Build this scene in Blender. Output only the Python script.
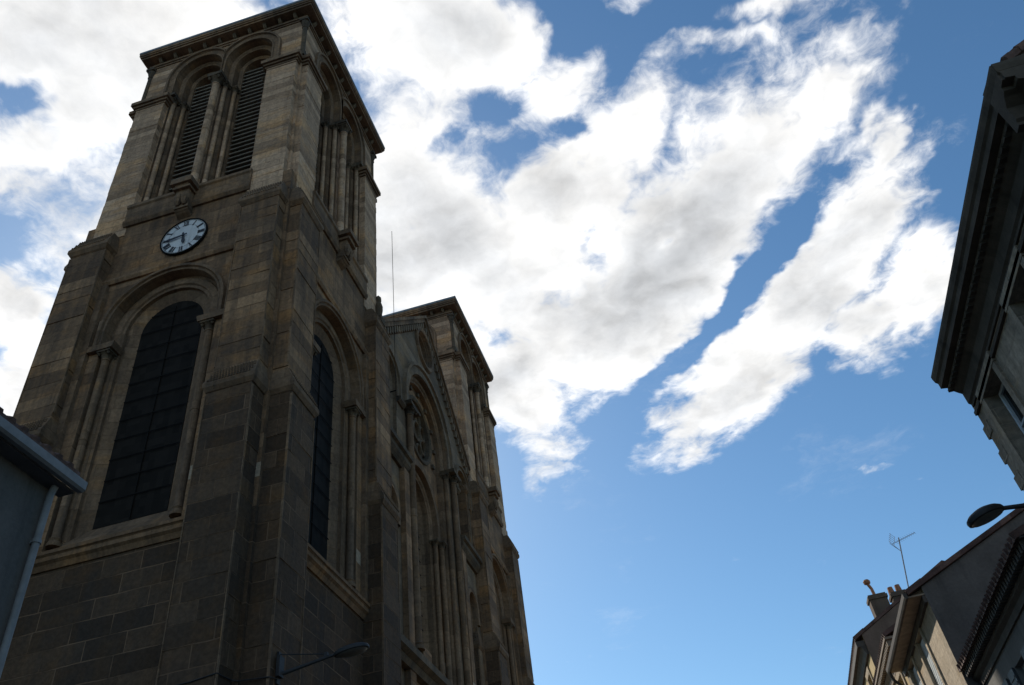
import bpy, bmesh, math, random
from mathutils import Vector, Matrix
from mathutils.geometry import tessellate_polygon
PI = math.pi
random.seed(7)
for o in list(bpy.data.objects):
    bpy.data.objects.remove(o)
scene = bpy.context.scene
col = scene.collection

# ---------------------------------------------------------------- camera
cam_data = bpy.data.cameras.new('camera')
cam_data.sensor_fit = 'HORIZONTAL'
cam_data.sensor_width = 36.0
cam_data.lens = 36.0 * 826.0 / 1024.0
cam_data.clip_start = 0.1
cam_data.clip_end = 3000
cam = bpy.data.objects.new('camera', cam_data)
col.objects.link(cam)
cam.matrix_world = Matrix(((0.95797985, 0.25819246, 0.12494504, 0.0),
                           (0.26366683, -0.62115726, -0.73799963, 0.0),
                           (-0.11293542, 0.73993264, -0.66313293, 1.6),
                           (0, 0, 0, 1)))
scene.camera = cam

# ---------------------------------------------------------------- sky, clouds, sun, exposure
SUN_EL = 37.0
SUN_AZ = -35.0            # degrees from +Y towards +X (negative: to the left, behind the church)
SKY_STRENGTH = 0.125
EXPOSURE = 0.0
CLOUD_BANKS = [
   (-0.473, 0.393, 0.347, 0.165, -2.934, 1.1),
   (-0.701, 0.541, 0.222, 0.135, 2.449, 1.0),
   (-0.121, 0.508, 0.155, 0.1, 0.905, 1.05),
   (-0.205, 1.044, 0.576, 0.132, 1.574, 1.12),
   (-0.139, 1.004, 0.258, 0.185, 1.197, 1.05),
   (0.114, 1.014, 0.521, 0.165, 2.229, 1.1),
   (0.022, 0.776, 0.198, 0.105, 2.25, 1.05),
   (0.09, 1.059, 0.259, 0.104, 2.05, 0.95),
   (0.215, 1.39, 0.341, 0.159, 2.274, 1.1),
   (0.369, 1.15, 0.342, 0.127, 2.036, 1.05),
   (0.468, 0.899, 0.105, 0.048, 1.72, 0.95),
   (0.484, 1.304, 0.201, 0.128, 1.845, 1.1),
   (0.307, 0.598, 0.11, 0.034, -3.097, 0.7),
   (0.199, 0.635, 0.183, 0.027, -3.029, 0.5),
   (0.139, 0.529, 0.079, 0.042, 2.663, 0.6),
   (-0.891, 0.708, 0.164, 0.075, 2.356, 1.0),
   (-1.052, 0.895, 0.177, 0.063, 2.369, 0.95),
   (-0.318, 0.85, 0.235, 0.171, 1.699, 1.0),
   (-0.001, 0.65, 0.137, 0.073, 2.824, 0.85),
   (0.542, 1.936, 0.197, 0.028, -2.55, 0.3),
   (0.2, -1.7, 2.6, 1.6, 0.0, 0.5),  # unseen bank behind the camera, added to whiten and brighten the light
]
CLOUD_GAPS = [
   (-0.625, 0.401, 0.056, 0.029, 3.048, 0.8),
   (-0.799, 0.603, 0.082, 0.042, 3.033, 0.5),
   (-0.157, 0.672, 0.04, 0.024, 2.825, 0.48),
   (-0.066, 0.651, 0.034, 0.023, 2.662, 0.42),
   (0.034, 0.584, 0.032, 0.029, -3.11, 0.3),
   (0.036, 0.559, 0.049, 0.034, -2.481, 0.6),
   (0.136, 0.991, 0.031, 0.025, 1.3, 0.7),
   (-0.205, 1.123, 0.045, 0.037, 1.825, 0.55),
   (0.017, 0.707, 0.039, 0.022, 2.288, 0.5),
   (0.245, 1.128, 0.295, 0.036, 2.306, 0.78),
]

world = bpy.data.worlds.new('World')
scene.world = world
world.use_nodes = True
wt = world.node_tree
for n in list(wt.nodes):
    wt.nodes.remove(n)


def wnode(t, **kw):
    n = wt.nodes.new(t)
    for k, v in kw.items():
        setattr(n, k, v)
    return n


def wlink(a, b):
    wt.links.new(a, b)


def wmath(op, a, b=None, c=None, clamp=False):
    n = wnode('ShaderNodeMath', operation=op, use_clamp=clamp)
    for i, v in enumerate((a, b, c)):
        if v is None:
            continue
        if isinstance(v, (int, float)):
            n.inputs[i].default_value = v
        else:
            wlink(v, n.inputs[i])
    return n.outputs[0]


def wramp(x, a, b, lo, hi, smooth=True):
    n = wnode('ShaderNodeMapRange', interpolation_type='SMOOTHSTEP' if smooth else 'LINEAR')
    n.clamp = True
    wlink(x, n.inputs['Value'])
    for k, v in (('From Min', a), ('From Max', b), ('To Min', lo), ('To Max', hi)):
        n.inputs[k].default_value = v
    return n.outputs['Result']


def wnoise(vec, scale, detail, rough, w=0.0):
    n = wnode('ShaderNodeTexNoise', noise_dimensions='4D')
    n.inputs['W'].default_value = w
    n.inputs['Scale'].default_value = scale
    n.inputs['Detail'].default_value = detail
    n.inputs['Roughness'].default_value = rough
    wlink(vec, n.inputs['Vector'])
    return n


sky = wnode('ShaderNodeTexSky', sky_type='NISHITA', sun_disc=False)
sky.sun_elevation = math.radians(SUN_EL)
sky.sun_rotation = math.radians(SUN_AZ)
sky.altitude = 50
sky.air_density = 1.0
sky.dust_density = 0.35
sky.ozone_density = 2.0
# cloud deck: direction / height gives a point on a flat cloud layer
tc = wnode('ShaderNodeTexCoord')
sep = wnode('ShaderNodeSeparateXYZ')
wlink(tc.outputs['Generated'], sep.inputs[0])
zc = wmath('MAXIMUM', sep.outputs['Z'], 0.04)
deck = wnode('ShaderNodeCombineXYZ')
wlink(wmath('DIVIDE', sep.outputs['X'], zc), deck.inputs[0])
wlink(wmath('DIVIDE', sep.outputs['Y'], zc), deck.inputs[1])
P = deck.outputs[0]
warp = wnoise(P, 5.0, 4.0, 0.6, 3.1)
wsub = wnode('ShaderNodeVectorMath', operation='SUBTRACT')
wlink(warp.outputs['Color'], wsub.inputs[0])
wsub.inputs[1].default_value = (0.5, 0.5, 0.5)
wscl = wnode('ShaderNodeVectorMath', operation='SCALE')
wlink(wsub.outputs[0], wscl.inputs[0])
wscl.inputs['Scale'].default_value = 0.22
wadd = wnode('ShaderNodeVectorMath', operation='ADD')
wlink(P, wadd.inputs[0])
wlink(wscl.outputs[0], wadd.inputs[1])
PW = wadd.outputs[0]


def blob(e):
    x, y, a, b, ang, w = e
    m = wnode('ShaderNodeMapping', vector_type='TEXTURE')
    m.inputs['Location'].default_value = (x, y, 0)
    m.inputs['Rotation'].default_value = (0, 0, ang)
    m.inputs['Scale'].default_value = (a, b, 1)
    wlink(PW, m.inputs['Vector'])
    l = wnode('ShaderNodeVectorMath', operation='LENGTH')
    wlink(m.outputs[0], l.inputs[0])
    return wramp(l.outputs['Value'], 0.15, 1.5, w, 0.0)


field = None
for e in CLOUD_BANKS:
    r = blob(e)
    field = r if field is None else wmath('SMOOTH_MAX', field, r, 0.12)
gap = None
for e in CLOUD_GAPS:
    r = blob(e)
    gap = r if gap is None else wmath('MAXIMUM', gap, r)
PN_ = wnode('ShaderNodeVectorMath', operation='ADD')
wlink(P, PN_.inputs[0])
wsc2 = wnode('ShaderNodeVectorMath', operation='SCALE')
wlink(wnoise(P, 14.0, 3.0, 0.5, 6.6).outputs['Color'], wsc2.inputs[0])
wsc2.inputs['Scale'].default_value = 0.07
wlink(wsc2.outputs[0], PN_.inputs[1])
PN = PN_.outputs[0]
fbm = wnoise(PN, 6.0, 14.0, 0.64, 0.7).outputs['Fac']
# the same field a step nearer the sun: where it is thinner the cloud face is lit
sunward = wnode('ShaderNodeVectorMath', operation='ADD')
wlink(PN, sunward.inputs[0])
sunward.inputs[1].default_value = (math.sin(math.radians(SUN_AZ)) * 0.035, math.cos(math.radians(SUN_AZ)) * 0.035, 0)
fbm2 = wnoise(sunward.outputs[0], 6.0, 4.5, 0.52, 0.7).outputs['Fac']
relief = wmath('SUBTRACT', wnoise(PN, 6.0, 4.5, 0.52, 0.7).outputs['Fac'], fbm2)
big = wnoise(P, 3.2, 6.0, 0.55, 9.4).outputs['Fac']
detail = wmath('MULTIPLY', wmath('MULTIPLY', wmath('SUBTRACT', fbm, 0.5), 2.6), wramp(field, 0.0, 0.6, 0.45, 1.0))
f0 = wmath('SUBTRACT', field, wmath('MULTIPLY', gap, 0.8))
f1 = wmath('ADD', f0, detail)
cover = wramp(f1, 0.27, 0.84, 0.0, 1.0)
# thin high haze in places
wisp = wmath('MULTIPLY', wramp(wnoise(PW, 2.4, 8.0, 0.7, 5.5).outputs['Fac'], 0.56, 0.85, 0.0, 0.22), 1.0)
cover = wmath('MAXIMUM', cover, wisp)
# sun side edges are white, thick hearts are grey
thick = wramp(wmath('ADD', wmath('MULTIPLY', f1, 0.42), wmath('MULTIPLY', big, 1.25)), 0.60, 1.55, 1.0, 0.0)
bright = wmath('ADD', wramp(thick, 0.0, 1.0, 0.55, 1.28, smooth=False), wmath('MULTIPLY', relief, 1.7))
cm = wnode('ShaderNodeMix', data_type='RGBA')
wlink(thick, cm.inputs['Factor'])
cm.inputs['A'].default_value = (0.93, 0.96, 1.0, 1)
cm.inputs['B'].default_value = (1.0, 0.985, 0.96, 1)
bg_sky = wnode('ShaderNodeBackground')
tint = wnode('ShaderNodeMix', data_type='RGBA', blend_type='MULTIPLY')
tint.inputs['Factor'].default_value = 1.0
hs = wnode('ShaderNodeHueSaturation')
hs.inputs['Saturation'].default_value = 1.15
wlink(sky.outputs[0], hs.inputs['Color'])
wlink(hs.outputs[0], tint.inputs['A'])
tint.inputs['B'].default_value = (0.91, 1.05, 1.03, 1)
wlink(tint.outputs['Result'], bg_sky.inputs['Color'])
bg_sky.inputs['Strength'].default_value = SKY_STRENGTH
bg_cloud = wnode('ShaderNodeBackground')
wlink(cm.outputs['Result'], bg_cloud.inputs['Color'])
wlink(bright, bg_cloud.inputs['Strength'])
mixs = wnode('ShaderNodeMixShader')
wlink(cover, mixs.inputs[0])
wlink(bg_sky.outputs[0], mixs.inputs[1])
wlink(bg_cloud.outputs[0], mixs.inputs[2])
wout = wnode('ShaderNodeOutputWorld')
wlink(mixs.outputs[0], wout.inputs['Surface'])

sun_data = bpy.data.lights.new('sun', 'SUN')
sun_data.energy = 4.0
sun_data.angle = math.radians(0.6)
sun_data.color = (1.0, 0.93, 0.82)
sun = bpy.data.objects.new('sun', sun_data)
col.objects.link(sun)
az, el = math.radians(SUN_AZ), math.radians(SUN_EL)
to_sun = Vector((math.sin(az) * math.cos(el), math.cos(az) * math.cos(el), math.sin(el)))
sun.rotation_euler = to_sun.to_track_quat('Z', 'Y').to_euler()
sun.location = to_sun * 200

vs = scene.view_settings
vs.view_transform = 'Standard'
vs.look = 'None'
vs.exposure = EXPOSURE
vs.gamma = 1.0
vs.use_curve_mapping = False
scene.render.resolution_x = 1024
scene.render.resolution_y = 685

# ---------------------------------------------------------------- materials
def new_mat(name):
    m = bpy.data.materials.new(name)
    m.use_nodes = True
    nt = m.node_tree
    for n in list(nt.nodes):
        nt.nodes.remove(n)
    out = nt.nodes.new('ShaderNodeOutputMaterial')
    b = nt.nodes.new('ShaderNodeBsdfPrincipled')
    nt.links.new(b.outputs[0], out.inputs['Surface'])
    return m, nt, b


class G:
    """small helper for building node graphs"""
    def __init__(self, nt):
        self.nt = nt

    def n(self, t, **kw):
        x = self.nt.nodes.new(t)
        for k, v in kw.items():
            setattr(x, k, v)
        return x

    def put(self, sock, v):
        if hasattr(v, 'is_output') or isinstance(v, bpy.types.NodeSocket):
            self.nt.links.new(v, sock)
        else:
            sock.default_value = v

    def math(self, op, a, b=0.0, c=0.0, clamp=False):
        x = self.n('ShaderNodeMath', operation=op, use_clamp=clamp)
        for i, v in enumerate((a, b, c)):
            self.put(x.inputs[i], v)
        return x.outputs[0]

    def ramp(self, v, a, b, lo, hi):
        x = self.n('ShaderNodeMapRange', interpolation_type='SMOOTHSTEP')
        self.put(x.inputs['Value'], v)
        for k, q in (('From Min', a), ('From Max', b), ('To Min', lo), ('To Max', hi)):
            x.inputs[k].default_value = q
        return x.outputs['Result']

    def mix(self, f, a, b, mode='MIX'):
        x = self.n('ShaderNodeMix', data_type='RGBA', blend_type=mode)
        self.put(x.inputs['Factor'], f)
        self.put(x.inputs['A'], a)
        self.put(x.inputs['B'], b)
        return x.outputs['Result']

    def noise(self, vec, scale, detail=5.0, rough=0.6):
        x = self.n('ShaderNodeTexNoise')
        self.put(x.inputs['Vector'], vec)
        x.inputs['Scale'].default_value = scale
        x.inputs['Detail'].default_value = detail
        x.inputs['Roughness'].default_value = rough
        return x.outputs['Fac']

    def vec(self, a, b, c):
        x = self.n('ShaderNodeCombineXYZ')
        for i, v in enumerate((a, b, c)):
            self.put(x.inputs[i], v)
        return x.outputs[0]

    def wallcoord(self):
        """object coordinates; returns (object vector, along-wall, height)"""
        tc = self.n('ShaderNodeTexCoord')
        s = self.n('ShaderNodeSeparateXYZ')
        self.nt.links.new(tc.outputs['Object'], s.inputs[0])
        sn = self.n('ShaderNodeSeparateXYZ')
        self.nt.links.new(tc.outputs['Normal'], sn.inputs[0])
        ax = self.math('ABSOLUTE', sn.outputs[0])
        ay = self.math('ABSOLUTE', sn.outputs[1])
        f = self.math('GREATER_THAN', ax, ay)
        u = self.math('ADD', self.math('MULTIPLY', s.outputs[1], f),
                      self.math('MULTIPLY', s.outputs[0], self.math('SUBTRACT', 1.0, f)))
        return tc.outputs['Object'], u, s.outputs[2]

    def bump(self, b, h, strength=0.4, dist=0.03):
        x = self.n('ShaderNodeBump')
        x.inputs['Strength'].default_value = strength
        x.inputs['Distance'].default_value = dist
        self.put(x.inputs['Height'], h)
        self.nt.links.new(x.outputs[0], b.inputs['Normal'])


def rgb(r, g, b):
    return (r, g, b, 1.0)


def stone(name, light, dark, row=0.42, width=0.95, soot=0.62, patch=0.035, mortar=1.25, seed=0.0, band=0.5, joint=0.011):
    m, nt, b = new_mat(name)
    g = G(nt)
    ov, u, z = g.wallcoord()
    if seed:
        u = g.math('ADD', u, seed)
    wob = g.math('MULTIPLY', g.math('SUBTRACT', g.noise(ov, 1.3, 2), 0.5), 0.05)
    v = g.vec(u, g.math('ADD', z, wob), 0.0)
    br = g.n('ShaderNodeTexBrick')
    g.put(br.inputs['Vector'], v)
    br.inputs['Color1'].default_value = rgb(0, 0, 0)
    br.inputs['Color2'].default_value = rgb(1, 1, 1)
    br.inputs['Mortar'].default_value = rgb(0.5, 0.5, 0.5)
    br.inputs['Scale'].default_value = 1.0
    br.inputs['Mortar Size'].default_value = joint
    br.inputs['Mortar Smooth'].default_value = 0.3
    br.inputs['Brick Width'].default_value = width
    br.inputs['Row Height'].default_value = row
    br.offset = 0.43
    br.squash = 1.35
    br.squash_frequency = 3
    sc = g.n('ShaderNodeSeparateColor')
    nt.links.new(br.outputs['Color'], sc.inputs[0])
    rnd = sc.outputs[0]
    wn = g.n('ShaderNodeTexWhiteNoise', noise_dimensions='1D')
    g.put(wn.inputs['W'], g.math('FLOOR', g.math('DIVIDE', z, row)))
    course = wn.outputs['Value']
    tone = g.math('ADD', g.math('MULTIPLY', rnd, 1.0 - band), g.math('MULTIPLY', course, band))
    c = g.mix(tone, rgb(*dark), rgb(*light))
    # warm ochre blocks here and there
    oc = g.ramp(g.noise(g.vec(g.math('MULTIPLY', u, 0.5), g.math('MULTIPLY', z, 1.1), 3.0), 1.0, 3), 0.5, 0.68, 0.0, 0.55)
    c = g.mix(oc, c, rgb(light[0] * 1.0, light[1] * 0.82, light[2] * 0.55))
    # soot and rain streaks with shapes of their own
    big = g.noise(ov, 0.30, 7, 0.68)
    streak = g.noise(g.vec(g.math('MULTIPLY', u, 2.6), g.math('MULTIPLY', z, 0.16), 1.0), 1.0, 7, 0.65)
    so = g.math('MULTIPLY', g.ramp(g.math('ADD', g.math('MULTIPLY', big, 0.5), g.math('MULTIPLY', streak, 0.62)), 0.44, 0.70, 0.0, 1.0), soot)
    c = g.mix(so, c, rgb(0.035, 0.033, 0.032))
    # newly replaced pale blocks
    pa = g.math('GREATER_THAN', rnd, 1.0 - patch)
    c = g.mix(g.math('MULTIPLY', pa, 0.6), c, rgb(0.40, 0.35, 0.28))
    fine = g.noise(ov, 9.0, 6, 0.7)
    c = g.mix(1.0, c, g.vec(*(g.ramp(fine, 0.25, 0.75, 0.72, 1.25),) * 3), 'MULTIPLY')
    c = g.mix(g.math('MULTIPLY', br.outputs['Fac'], g.ramp(g.noise(ov, 0.9, 4), 0.36, 0.60, 0.12, 0.8)), c, rgb(dark[0] * mortar, dark[1] * mortar, dark[2] * mortar))
    g.put(b.inputs['Base Color'], c)
    b.inputs['Roughness'].default_value = 0.9
    b.inputs['Specular IOR Level'].default_value = 0.15
    h = g.math('ADD', g.math('MULTIPLY', br.outputs['Fac'], -1.0), g.math('ADD', g.math('MULTIPLY', fine, 0.35), g.math('MULTIPLY', rnd, 0.25)))
    g.bump(b, h, 0.8, 0.04)
    return m


def plaster(name, c0, var=0.25, stain=0.35, scale=1.0, rough=0.9):
    m, nt, b = new_mat(name)
    g = G(nt)
    ov, u, z = g.wallcoord()
    n1 = g.noise(ov, 0.7 * scale, 7, 0.65)
    st = g.noise(g.vec(g.math('MULTIPLY', u, 3.0), g.math('MULTIPLY', z, 0.3), 0.0), scale, 6, 0.6)
    fi = g.noise(ov, 14.0 * scale, 5, 0.7)
    k = g.math('MULTIPLY', g.ramp(n1, 0.25, 0.75, 1 - var, 1 + var), g.ramp(fi, 0.2, 0.8, 0.86, 1.12))
    c = g.mix(1.0, rgb(*c0), g.vec(k, k, k), 'MULTIPLY')
    c = g.mix(g.math('MULTIPLY', g.ramp(st, 0.5, 0.75, 0.0, 1.0), stain), c, rgb(c0[0] * 0.3, c0[1] * 0.3, c0[2] * 0.3))
    g.put(b.inputs['Base Color'], c)
    b.inputs['Roughness'].default_value = rough
    b.inputs['Specular IOR Level'].default_value = 0.2
    g.bump(b, g.math('ADD', fi, g.math('MULTIPLY', n1, 0.5)), 0.25, 0.012)
    return m


def plain(name, c0, rough=0.6, metallic=0.0, var=0.2, scale=4.0, spec=0.4):
    m, nt, b = new_mat(name)
    g = G(nt)
    tc = g.n('ShaderNodeTexCoord')
    n1 = g.noise(tc.outputs['Object'], scale, 6, 0.65)
    k = g.ramp(n1, 0.25, 0.75, 1 - var, 1 + var)
    g.put(b.inputs['Base Color'], g.mix(1.0, rgb(*c0), g.vec(k, k, k), 'MULTIPLY'))
    b.inputs['Roughness'].default_value = rough
    b.inputs['Metallic'].default_value = metallic
    b.inputs['Specular IOR Level'].default_value = spec
    g.bump(b, n1, 0.12, 0.01)
    return m


def leaded(name):
    """dark old church glass, each quarry slightly different"""
    m, nt, b = new_mat(name)
    g = G(nt)
    tc = g.n('ShaderNodeTexCoord')
    s = g.n('ShaderNodeSeparateXYZ')
    nt.links.new(tc.outputs['Object'], s.inputs[0])
    wn = g.n('ShaderNodeTexWhiteNoise', noise_dimensions='2D')
    g.put(wn.inputs['Vector'], g.vec(g.math('FLOOR', g.math('MULTIPLY', s.outputs[0], 5.0)), g.math('FLOOR', g.math('MULTIPLY', s.outputs[2], 4.0)), 0.0))
    c = g.mix(wn.outputs['Value'], rgb(0.011, 0.0095, 0.008), rgb(0.020, 0.017, 0.0145))
    g.put(b.inputs['Base Color'], c)
    b.inputs['Roughness'].default_value = 0.55
    b.inputs['Specular IOR Level'].default_value = 0.04
    g.bump(b, g.noise(tc.outputs['Object'], 3.0, 3), 0.3, 0.02)
    return m


def tiles(name, c0):
    m, nt, b = new_mat(name)
    g = G(nt)
    tc = g.n('ShaderNodeTexCoord')
    s = g.n('ShaderNodeSeparateXYZ')
    nt.links.new(tc.outputs['Object'], s.inputs[0])
    wv = g.math('SINE', g.math('MULTIPLY', s.outputs[1], 2 * PI / 0.22))
    n1 = g.noise(tc.outputs['Object'], 2.5, 6, 0.7)
    wn = g.n('ShaderNodeTexWhiteNoise', noise_dimensions='2D')
    g.put(wn.inputs['Vector'], g.vec(g.math('FLOOR', g.math('DIVIDE', s.outputs[1], 0.22)), g.math('FLOOR', g.math('DIVIDE', s.outputs[0], 0.33)), 0.0))
    c = g.mix(wn.outputs['Value'], rgb(c0[0] * 0.55, c0[1] * 0.5, c0[2] * 0.5), rgb(*c0))
    k = g.ramp(n1, 0.3, 0.7, 0.55, 1.2)
    g.put(b.inputs['Base Color'], g.mix(1.0, c, g.vec(k, k, k), 'MULTIPLY'))
    b.inputs['Roughness'].default_value = 0.85
    g.bump(b, g.math('ADD', wv, n1), 0.8, 0.05)
    return m


def asphalt(name, c0):
    m, nt, b = new_mat(name)
    g = G(nt)
    tc = g.n('ShaderNodeTexCoord')
    n1 = g.noise(tc.outputs['Object'], 0.4, 8, 0.7)
    n2 = g.noise(tc.outputs['Object'], 60.0, 3, 0.7)
    k = g.math('MULTIPLY', g.ramp(n1, 0.25, 0.75, 0.75, 1.2), g.ramp(n2, 0.2, 0.8, 0.7, 1.3))
    g.put(b.inputs['Base Color'], g.mix(1.0, rgb(*c0), g.vec(k, k, k), 'MULTIPLY'))
    b.inputs['Roughness'].default_value = 0.9
    g.bump(b, n2, 0.4, 0.01)
    return m


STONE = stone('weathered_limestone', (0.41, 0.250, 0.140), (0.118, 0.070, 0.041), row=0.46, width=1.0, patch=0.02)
STONE_LOW = stone('soot_and_shade_limestone', (0.130, 0.081, 0.049), (0.052, 0.033, 0.021), row=0.52, width=1.1, soot=0.5, patch=0.012, mortar=4.0, band=0.22, joint=0.018)  # darkened in the colour: soot plus the shade low in the street
STONE_HIGH = stone('banded_limestone', (0.66, 0.445, 0.295), (0.19, 0.119, 0.073), row=0.36, width=1.0, soot=0.3, patch=0.0, band=0.72)  # banded stone, its colour paler partly to carry stronger light higher up
STONE_TRIM = stone('moulded_limestone', (0.31, 0.202, 0.125), (0.118, 0.076, 0.048), row=0.5, width=0.7, soot=0.55, patch=0.0)
STONE_DARK = stone('sooty_limestone', (0.19, 0.140, 0.092), (0.07, 0.052, 0.036), row=0.5, width=0.7, soot=0.7, patch=0.0)
STONE_PALE = stone('washed_limestone', (0.29, 0.215, 0.148), (0.13, 0.095, 0.065), row=0.45, width=0.9, soot=0.45, patch=0.0)
STONE_TAN = plaster('ochre_stone', (0.34, 0.24, 0.13), 0.25, 0.4)
GLASS = leaded('leaded_glass')
IRON = plain('dark_iron', (0.011, 0.0105, 0.010), 0.8, 0.0, spec=0.1)
LOUVRE = plain('weathered_oak_louvre', (0.20, 0.17, 0.135), 0.85, var=0.35)
LEAD = plain('lead_flashing', (0.16, 0.19, 0.21), 0.6, 0.2)
SLATE = plain('slate', (0.07, 0.075, 0.085), 0.6, var=0.3)
ENAMEL = plaster('white_enamel', (0.56, 0.57, 0.58), 0.12, 0.35, 2.0, 0.4)
NUMERAL = plain('black_paint', (0.015, 0.016, 0.022), 0.5)
BRICKRED = plaster('reddish_infill', (0.17, 0.085, 0.05), 0.4, 0.5)

# ---------------------------------------------------------------- mesh helpers
class MB:
    """collects shapes, then links them as ONE mesh object"""
    def __init__(self):
        self.v = []
        self.f = []

    def add(self, vs, fs):
        o = len(self.v)
        self.v += [tuple(p) for p in vs]
        self.f += [tuple(i + o for i in q) for q in fs]
        return self

    def box(self, x0, x1, y0, y1, z0, z1):
        return self.add([(x0, y0, z0), (x1, y0, z0), (x1, y1, z0), (x0, y1, z0), (x0, y0, z1), (x1, y0, z1), (x1, y1, z1), (x0, y1, z1)],
                        [(3, 2, 1, 0), (4, 5, 6, 7), (0, 1, 5, 4), (1, 2, 6, 5), (2, 3, 7, 6), (3, 0, 4, 7)])

    def courses(self, x0, x1, y0, y1, z0, z1, row, rnd, j=0.016):
        """a pier laid in courses, each a few millimetres out of line with the next"""
        z = z0
        k = math.floor(z0 / row + 1e-6) + 1
        while z < z1 - 1e-4:
            zt = min(k * row, z1)
            d = [rnd.uniform(-j, j) for _ in range(8)]
            self.hexa([(x0 + d[0], y0 + d[1], z), (x1 + d[2], y0 + d[3], z), (x1 + d[2], y1, z), (x0 + d[0], y1, z)],
                      [(x0 + d[0] + d[4] * 0.4, y0 + d[1] + d[5] * 0.4, zt), (x1 + d[2] + d[6] * 0.4, y0 + d[3] + d[7] * 0.4, zt), (x1 + d[2], y1, zt), (x0 + d[0], y1, zt)])
            z = zt
            k += 1
        return self

    def hexa(self, lo, hi):
        """lower ring of four points, upper ring of four points"""
        return self.add(list(lo) + list(hi), [(3, 2, 1, 0), (4, 5, 6, 7), (0, 1, 5, 4), (1, 2, 6, 5), (2, 3, 7, 6), (3, 0, 4, 7)])

    def prism(self, pts, a, b, axis):
        """2D outline extruded from a to b; axis 'x': pts are (y,z); 'y': (x,z); 'z': (x,y)"""
        def P(p, t):
            return {'x': (t, p[0], p[1]), 'y': (p[0], t, p[1]), 'z': (p[0], p[1], t)}[axis]
        n = len(pts)
        vs = [P(p, a) for p in pts] + [P(p, b) for p in pts]
        fs = [tuple(range(n))[::-1], tuple(range(n, 2 * n))] + [(i, (i + 1) % n, n + (i + 1) % n, n + i) for i in range(n)]
        return self.add(vs, fs)

    def lathe(self, cx, cy, prof, n=14):
        """prof: list of (radius, z)"""
        vs, fs = [], []
        for r, z in prof:
            for k in range(n):
                a = 2 * PI * k / n
                vs.append((cx + r * math.cos(a), cy + r * math.sin(a), z))
        for i in range(len(prof) - 1):
            for k in range(n):
                k2 = (k + 1) % n
                fs.append((i * n + k, i * n + k2, (i + 1) * n + k2, (i + 1) * n + k))
        fs.append(tuple(range(n))[::-1])
        fs.append(tuple((len(prof) - 1) * n + k for k in range(n)))
        return self.add(vs, fs)

    def tube(self, pts, r, n=8):
        pts = [Vector(p) for p in pts]
        vs, fs = [], []
        s = None
        for i, p in enumerate(pts):
            d = (pts[min(i + 1, len(pts) - 1)] - pts[max(i - 1, 0)]).normalized()
            if s is None:
                s = d.cross(Vector((0, 0, 1)))
                if s.length < 1e-3:
                    s = d.cross(Vector((1, 0, 0)))
            else:
                s = s - d * s.dot(d)
            s.normalize()
            t = d.cross(s)
            rr = r[i] if isinstance(r, (list, tuple)) else r
            for k in range(n):
                a = 2 * PI * k / n
                vs.append(p + s * (rr * math.cos(a)) + t * (rr * math.sin(a)))
        for i in range(len(pts) - 1):
            for k in range(n):
                k2 = (k + 1) % n
                fs.append((i * n + k, i * n + k2, (i + 1) * n + k2, (i + 1) * n + k))
        fs.append(tuple(range(n))[::-1])
        fs.append(tuple((len(pts) - 1) * n + k for k in range(n)))
        return self.add(vs, fs)

    def sheet(self, outer, holes, place):
        """flat polygon with holes in (u, z); place(u, z) gives the 3D point"""
        loops = [outer] + list(holes)
        flat = [p for l in loops for p in l]
        bm = bmesh.new()
        vs = [bm.verts.new((p[0], p[1], 0)) for p in flat]
        es = []
        k = 0
        for l in loops:
            for i in range(len(l)):
                es.append(bm.edges.new((vs[k + i], vs[k + (i + 1) % len(l)])))
            k += len(l)
        bm.verts.index_update()
        res = bmesh.ops.triangle_fill(bm, use_beauty=True, use_dissolve=False, edges=es, normal=(0, 0, 1))
        fs = [tuple(v.index for v in f.verts) for f in bm.faces]
        bm.free()
        return self.add([place(*p) for p in flat], fs)

    def strip(self, rows, closed=False):
        """rows of equal length joined by quads"""
        n = len(rows[0])
        vs = [p for r in rows for p in r]
        fs = []
        for i in range(len(rows) - 1):
            for k in range(n if closed else n - 1):
                k2 = (k + 1) % n
                fs.append((i * n + k, i * n + k2, (i + 1) * n + k2, (i + 1) * n + k))
        return self.add(vs, fs)

    def build(self, name, mat, parent=None, loc=(0, 0, 0), rz=0.0, smooth=False):
        me = bpy.data.meshes.new(name)
        me.from_pydata(self.v, [], self.f)
        bm = bmesh.new()
        bm.from_mesh(me)
        bmesh.ops.remove_doubles(bm, verts=bm.verts, dist=0.0005)
        bmesh.ops.recalc_face_normals(bm, faces=bm.faces)
        bm.to_mesh(me)
        bm.free()
        me.materials.append(mat)
        if smooth:
            for p in me.polygons:
                p.use_smooth = True
            me.set_sharp_from_angle(angle=math.radians(40))
        o = bpy.data.objects.new(name, me)
        o.location = loc
        o.rotation_euler = (0, 0, rz)
        if parent is not None:
            o.parent = parent
        col.objects.link(o)
        return o


def thing(name, label, cat, loc=(0, 0, 0), rz=0.0, group=None):
    o = bpy.data.objects.new(name, None)
    o.location = loc
    o.rotation_euler = (0, 0, rz)
    col.objects.link(o)
    return tag(o, label, cat, group)


def tag(o, label, cat, group=None):
    o['label'] = label
    o['category'] = cat
    if group:
        o['group'] = group
    return o


def dup(o, parent=None, loc=None, rz=None):
    """copy of an object and of everything under it"""
    c = o.copy()
    col.objects.link(c)
    if parent is not None:
        c.parent = parent
    if loc is not None:
        c.location = loc
    if rz is not None:
        c.rotation_euler = (0, 0, rz)
    for ch in list(o.children):
        dup(ch, c)
    return c


def arch_path(uc, r, zc, zs, n=18):
    """up the left jamb, round the arch, down the right jamb"""
    p = [(uc - r, zs)]
    for k in range(n + 1):
        a = PI - PI * k / n
        p.append((uc + r * math.cos(a), zc + r * math.sin(a)))
    p.append((uc + r, zs))
    return p


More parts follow.
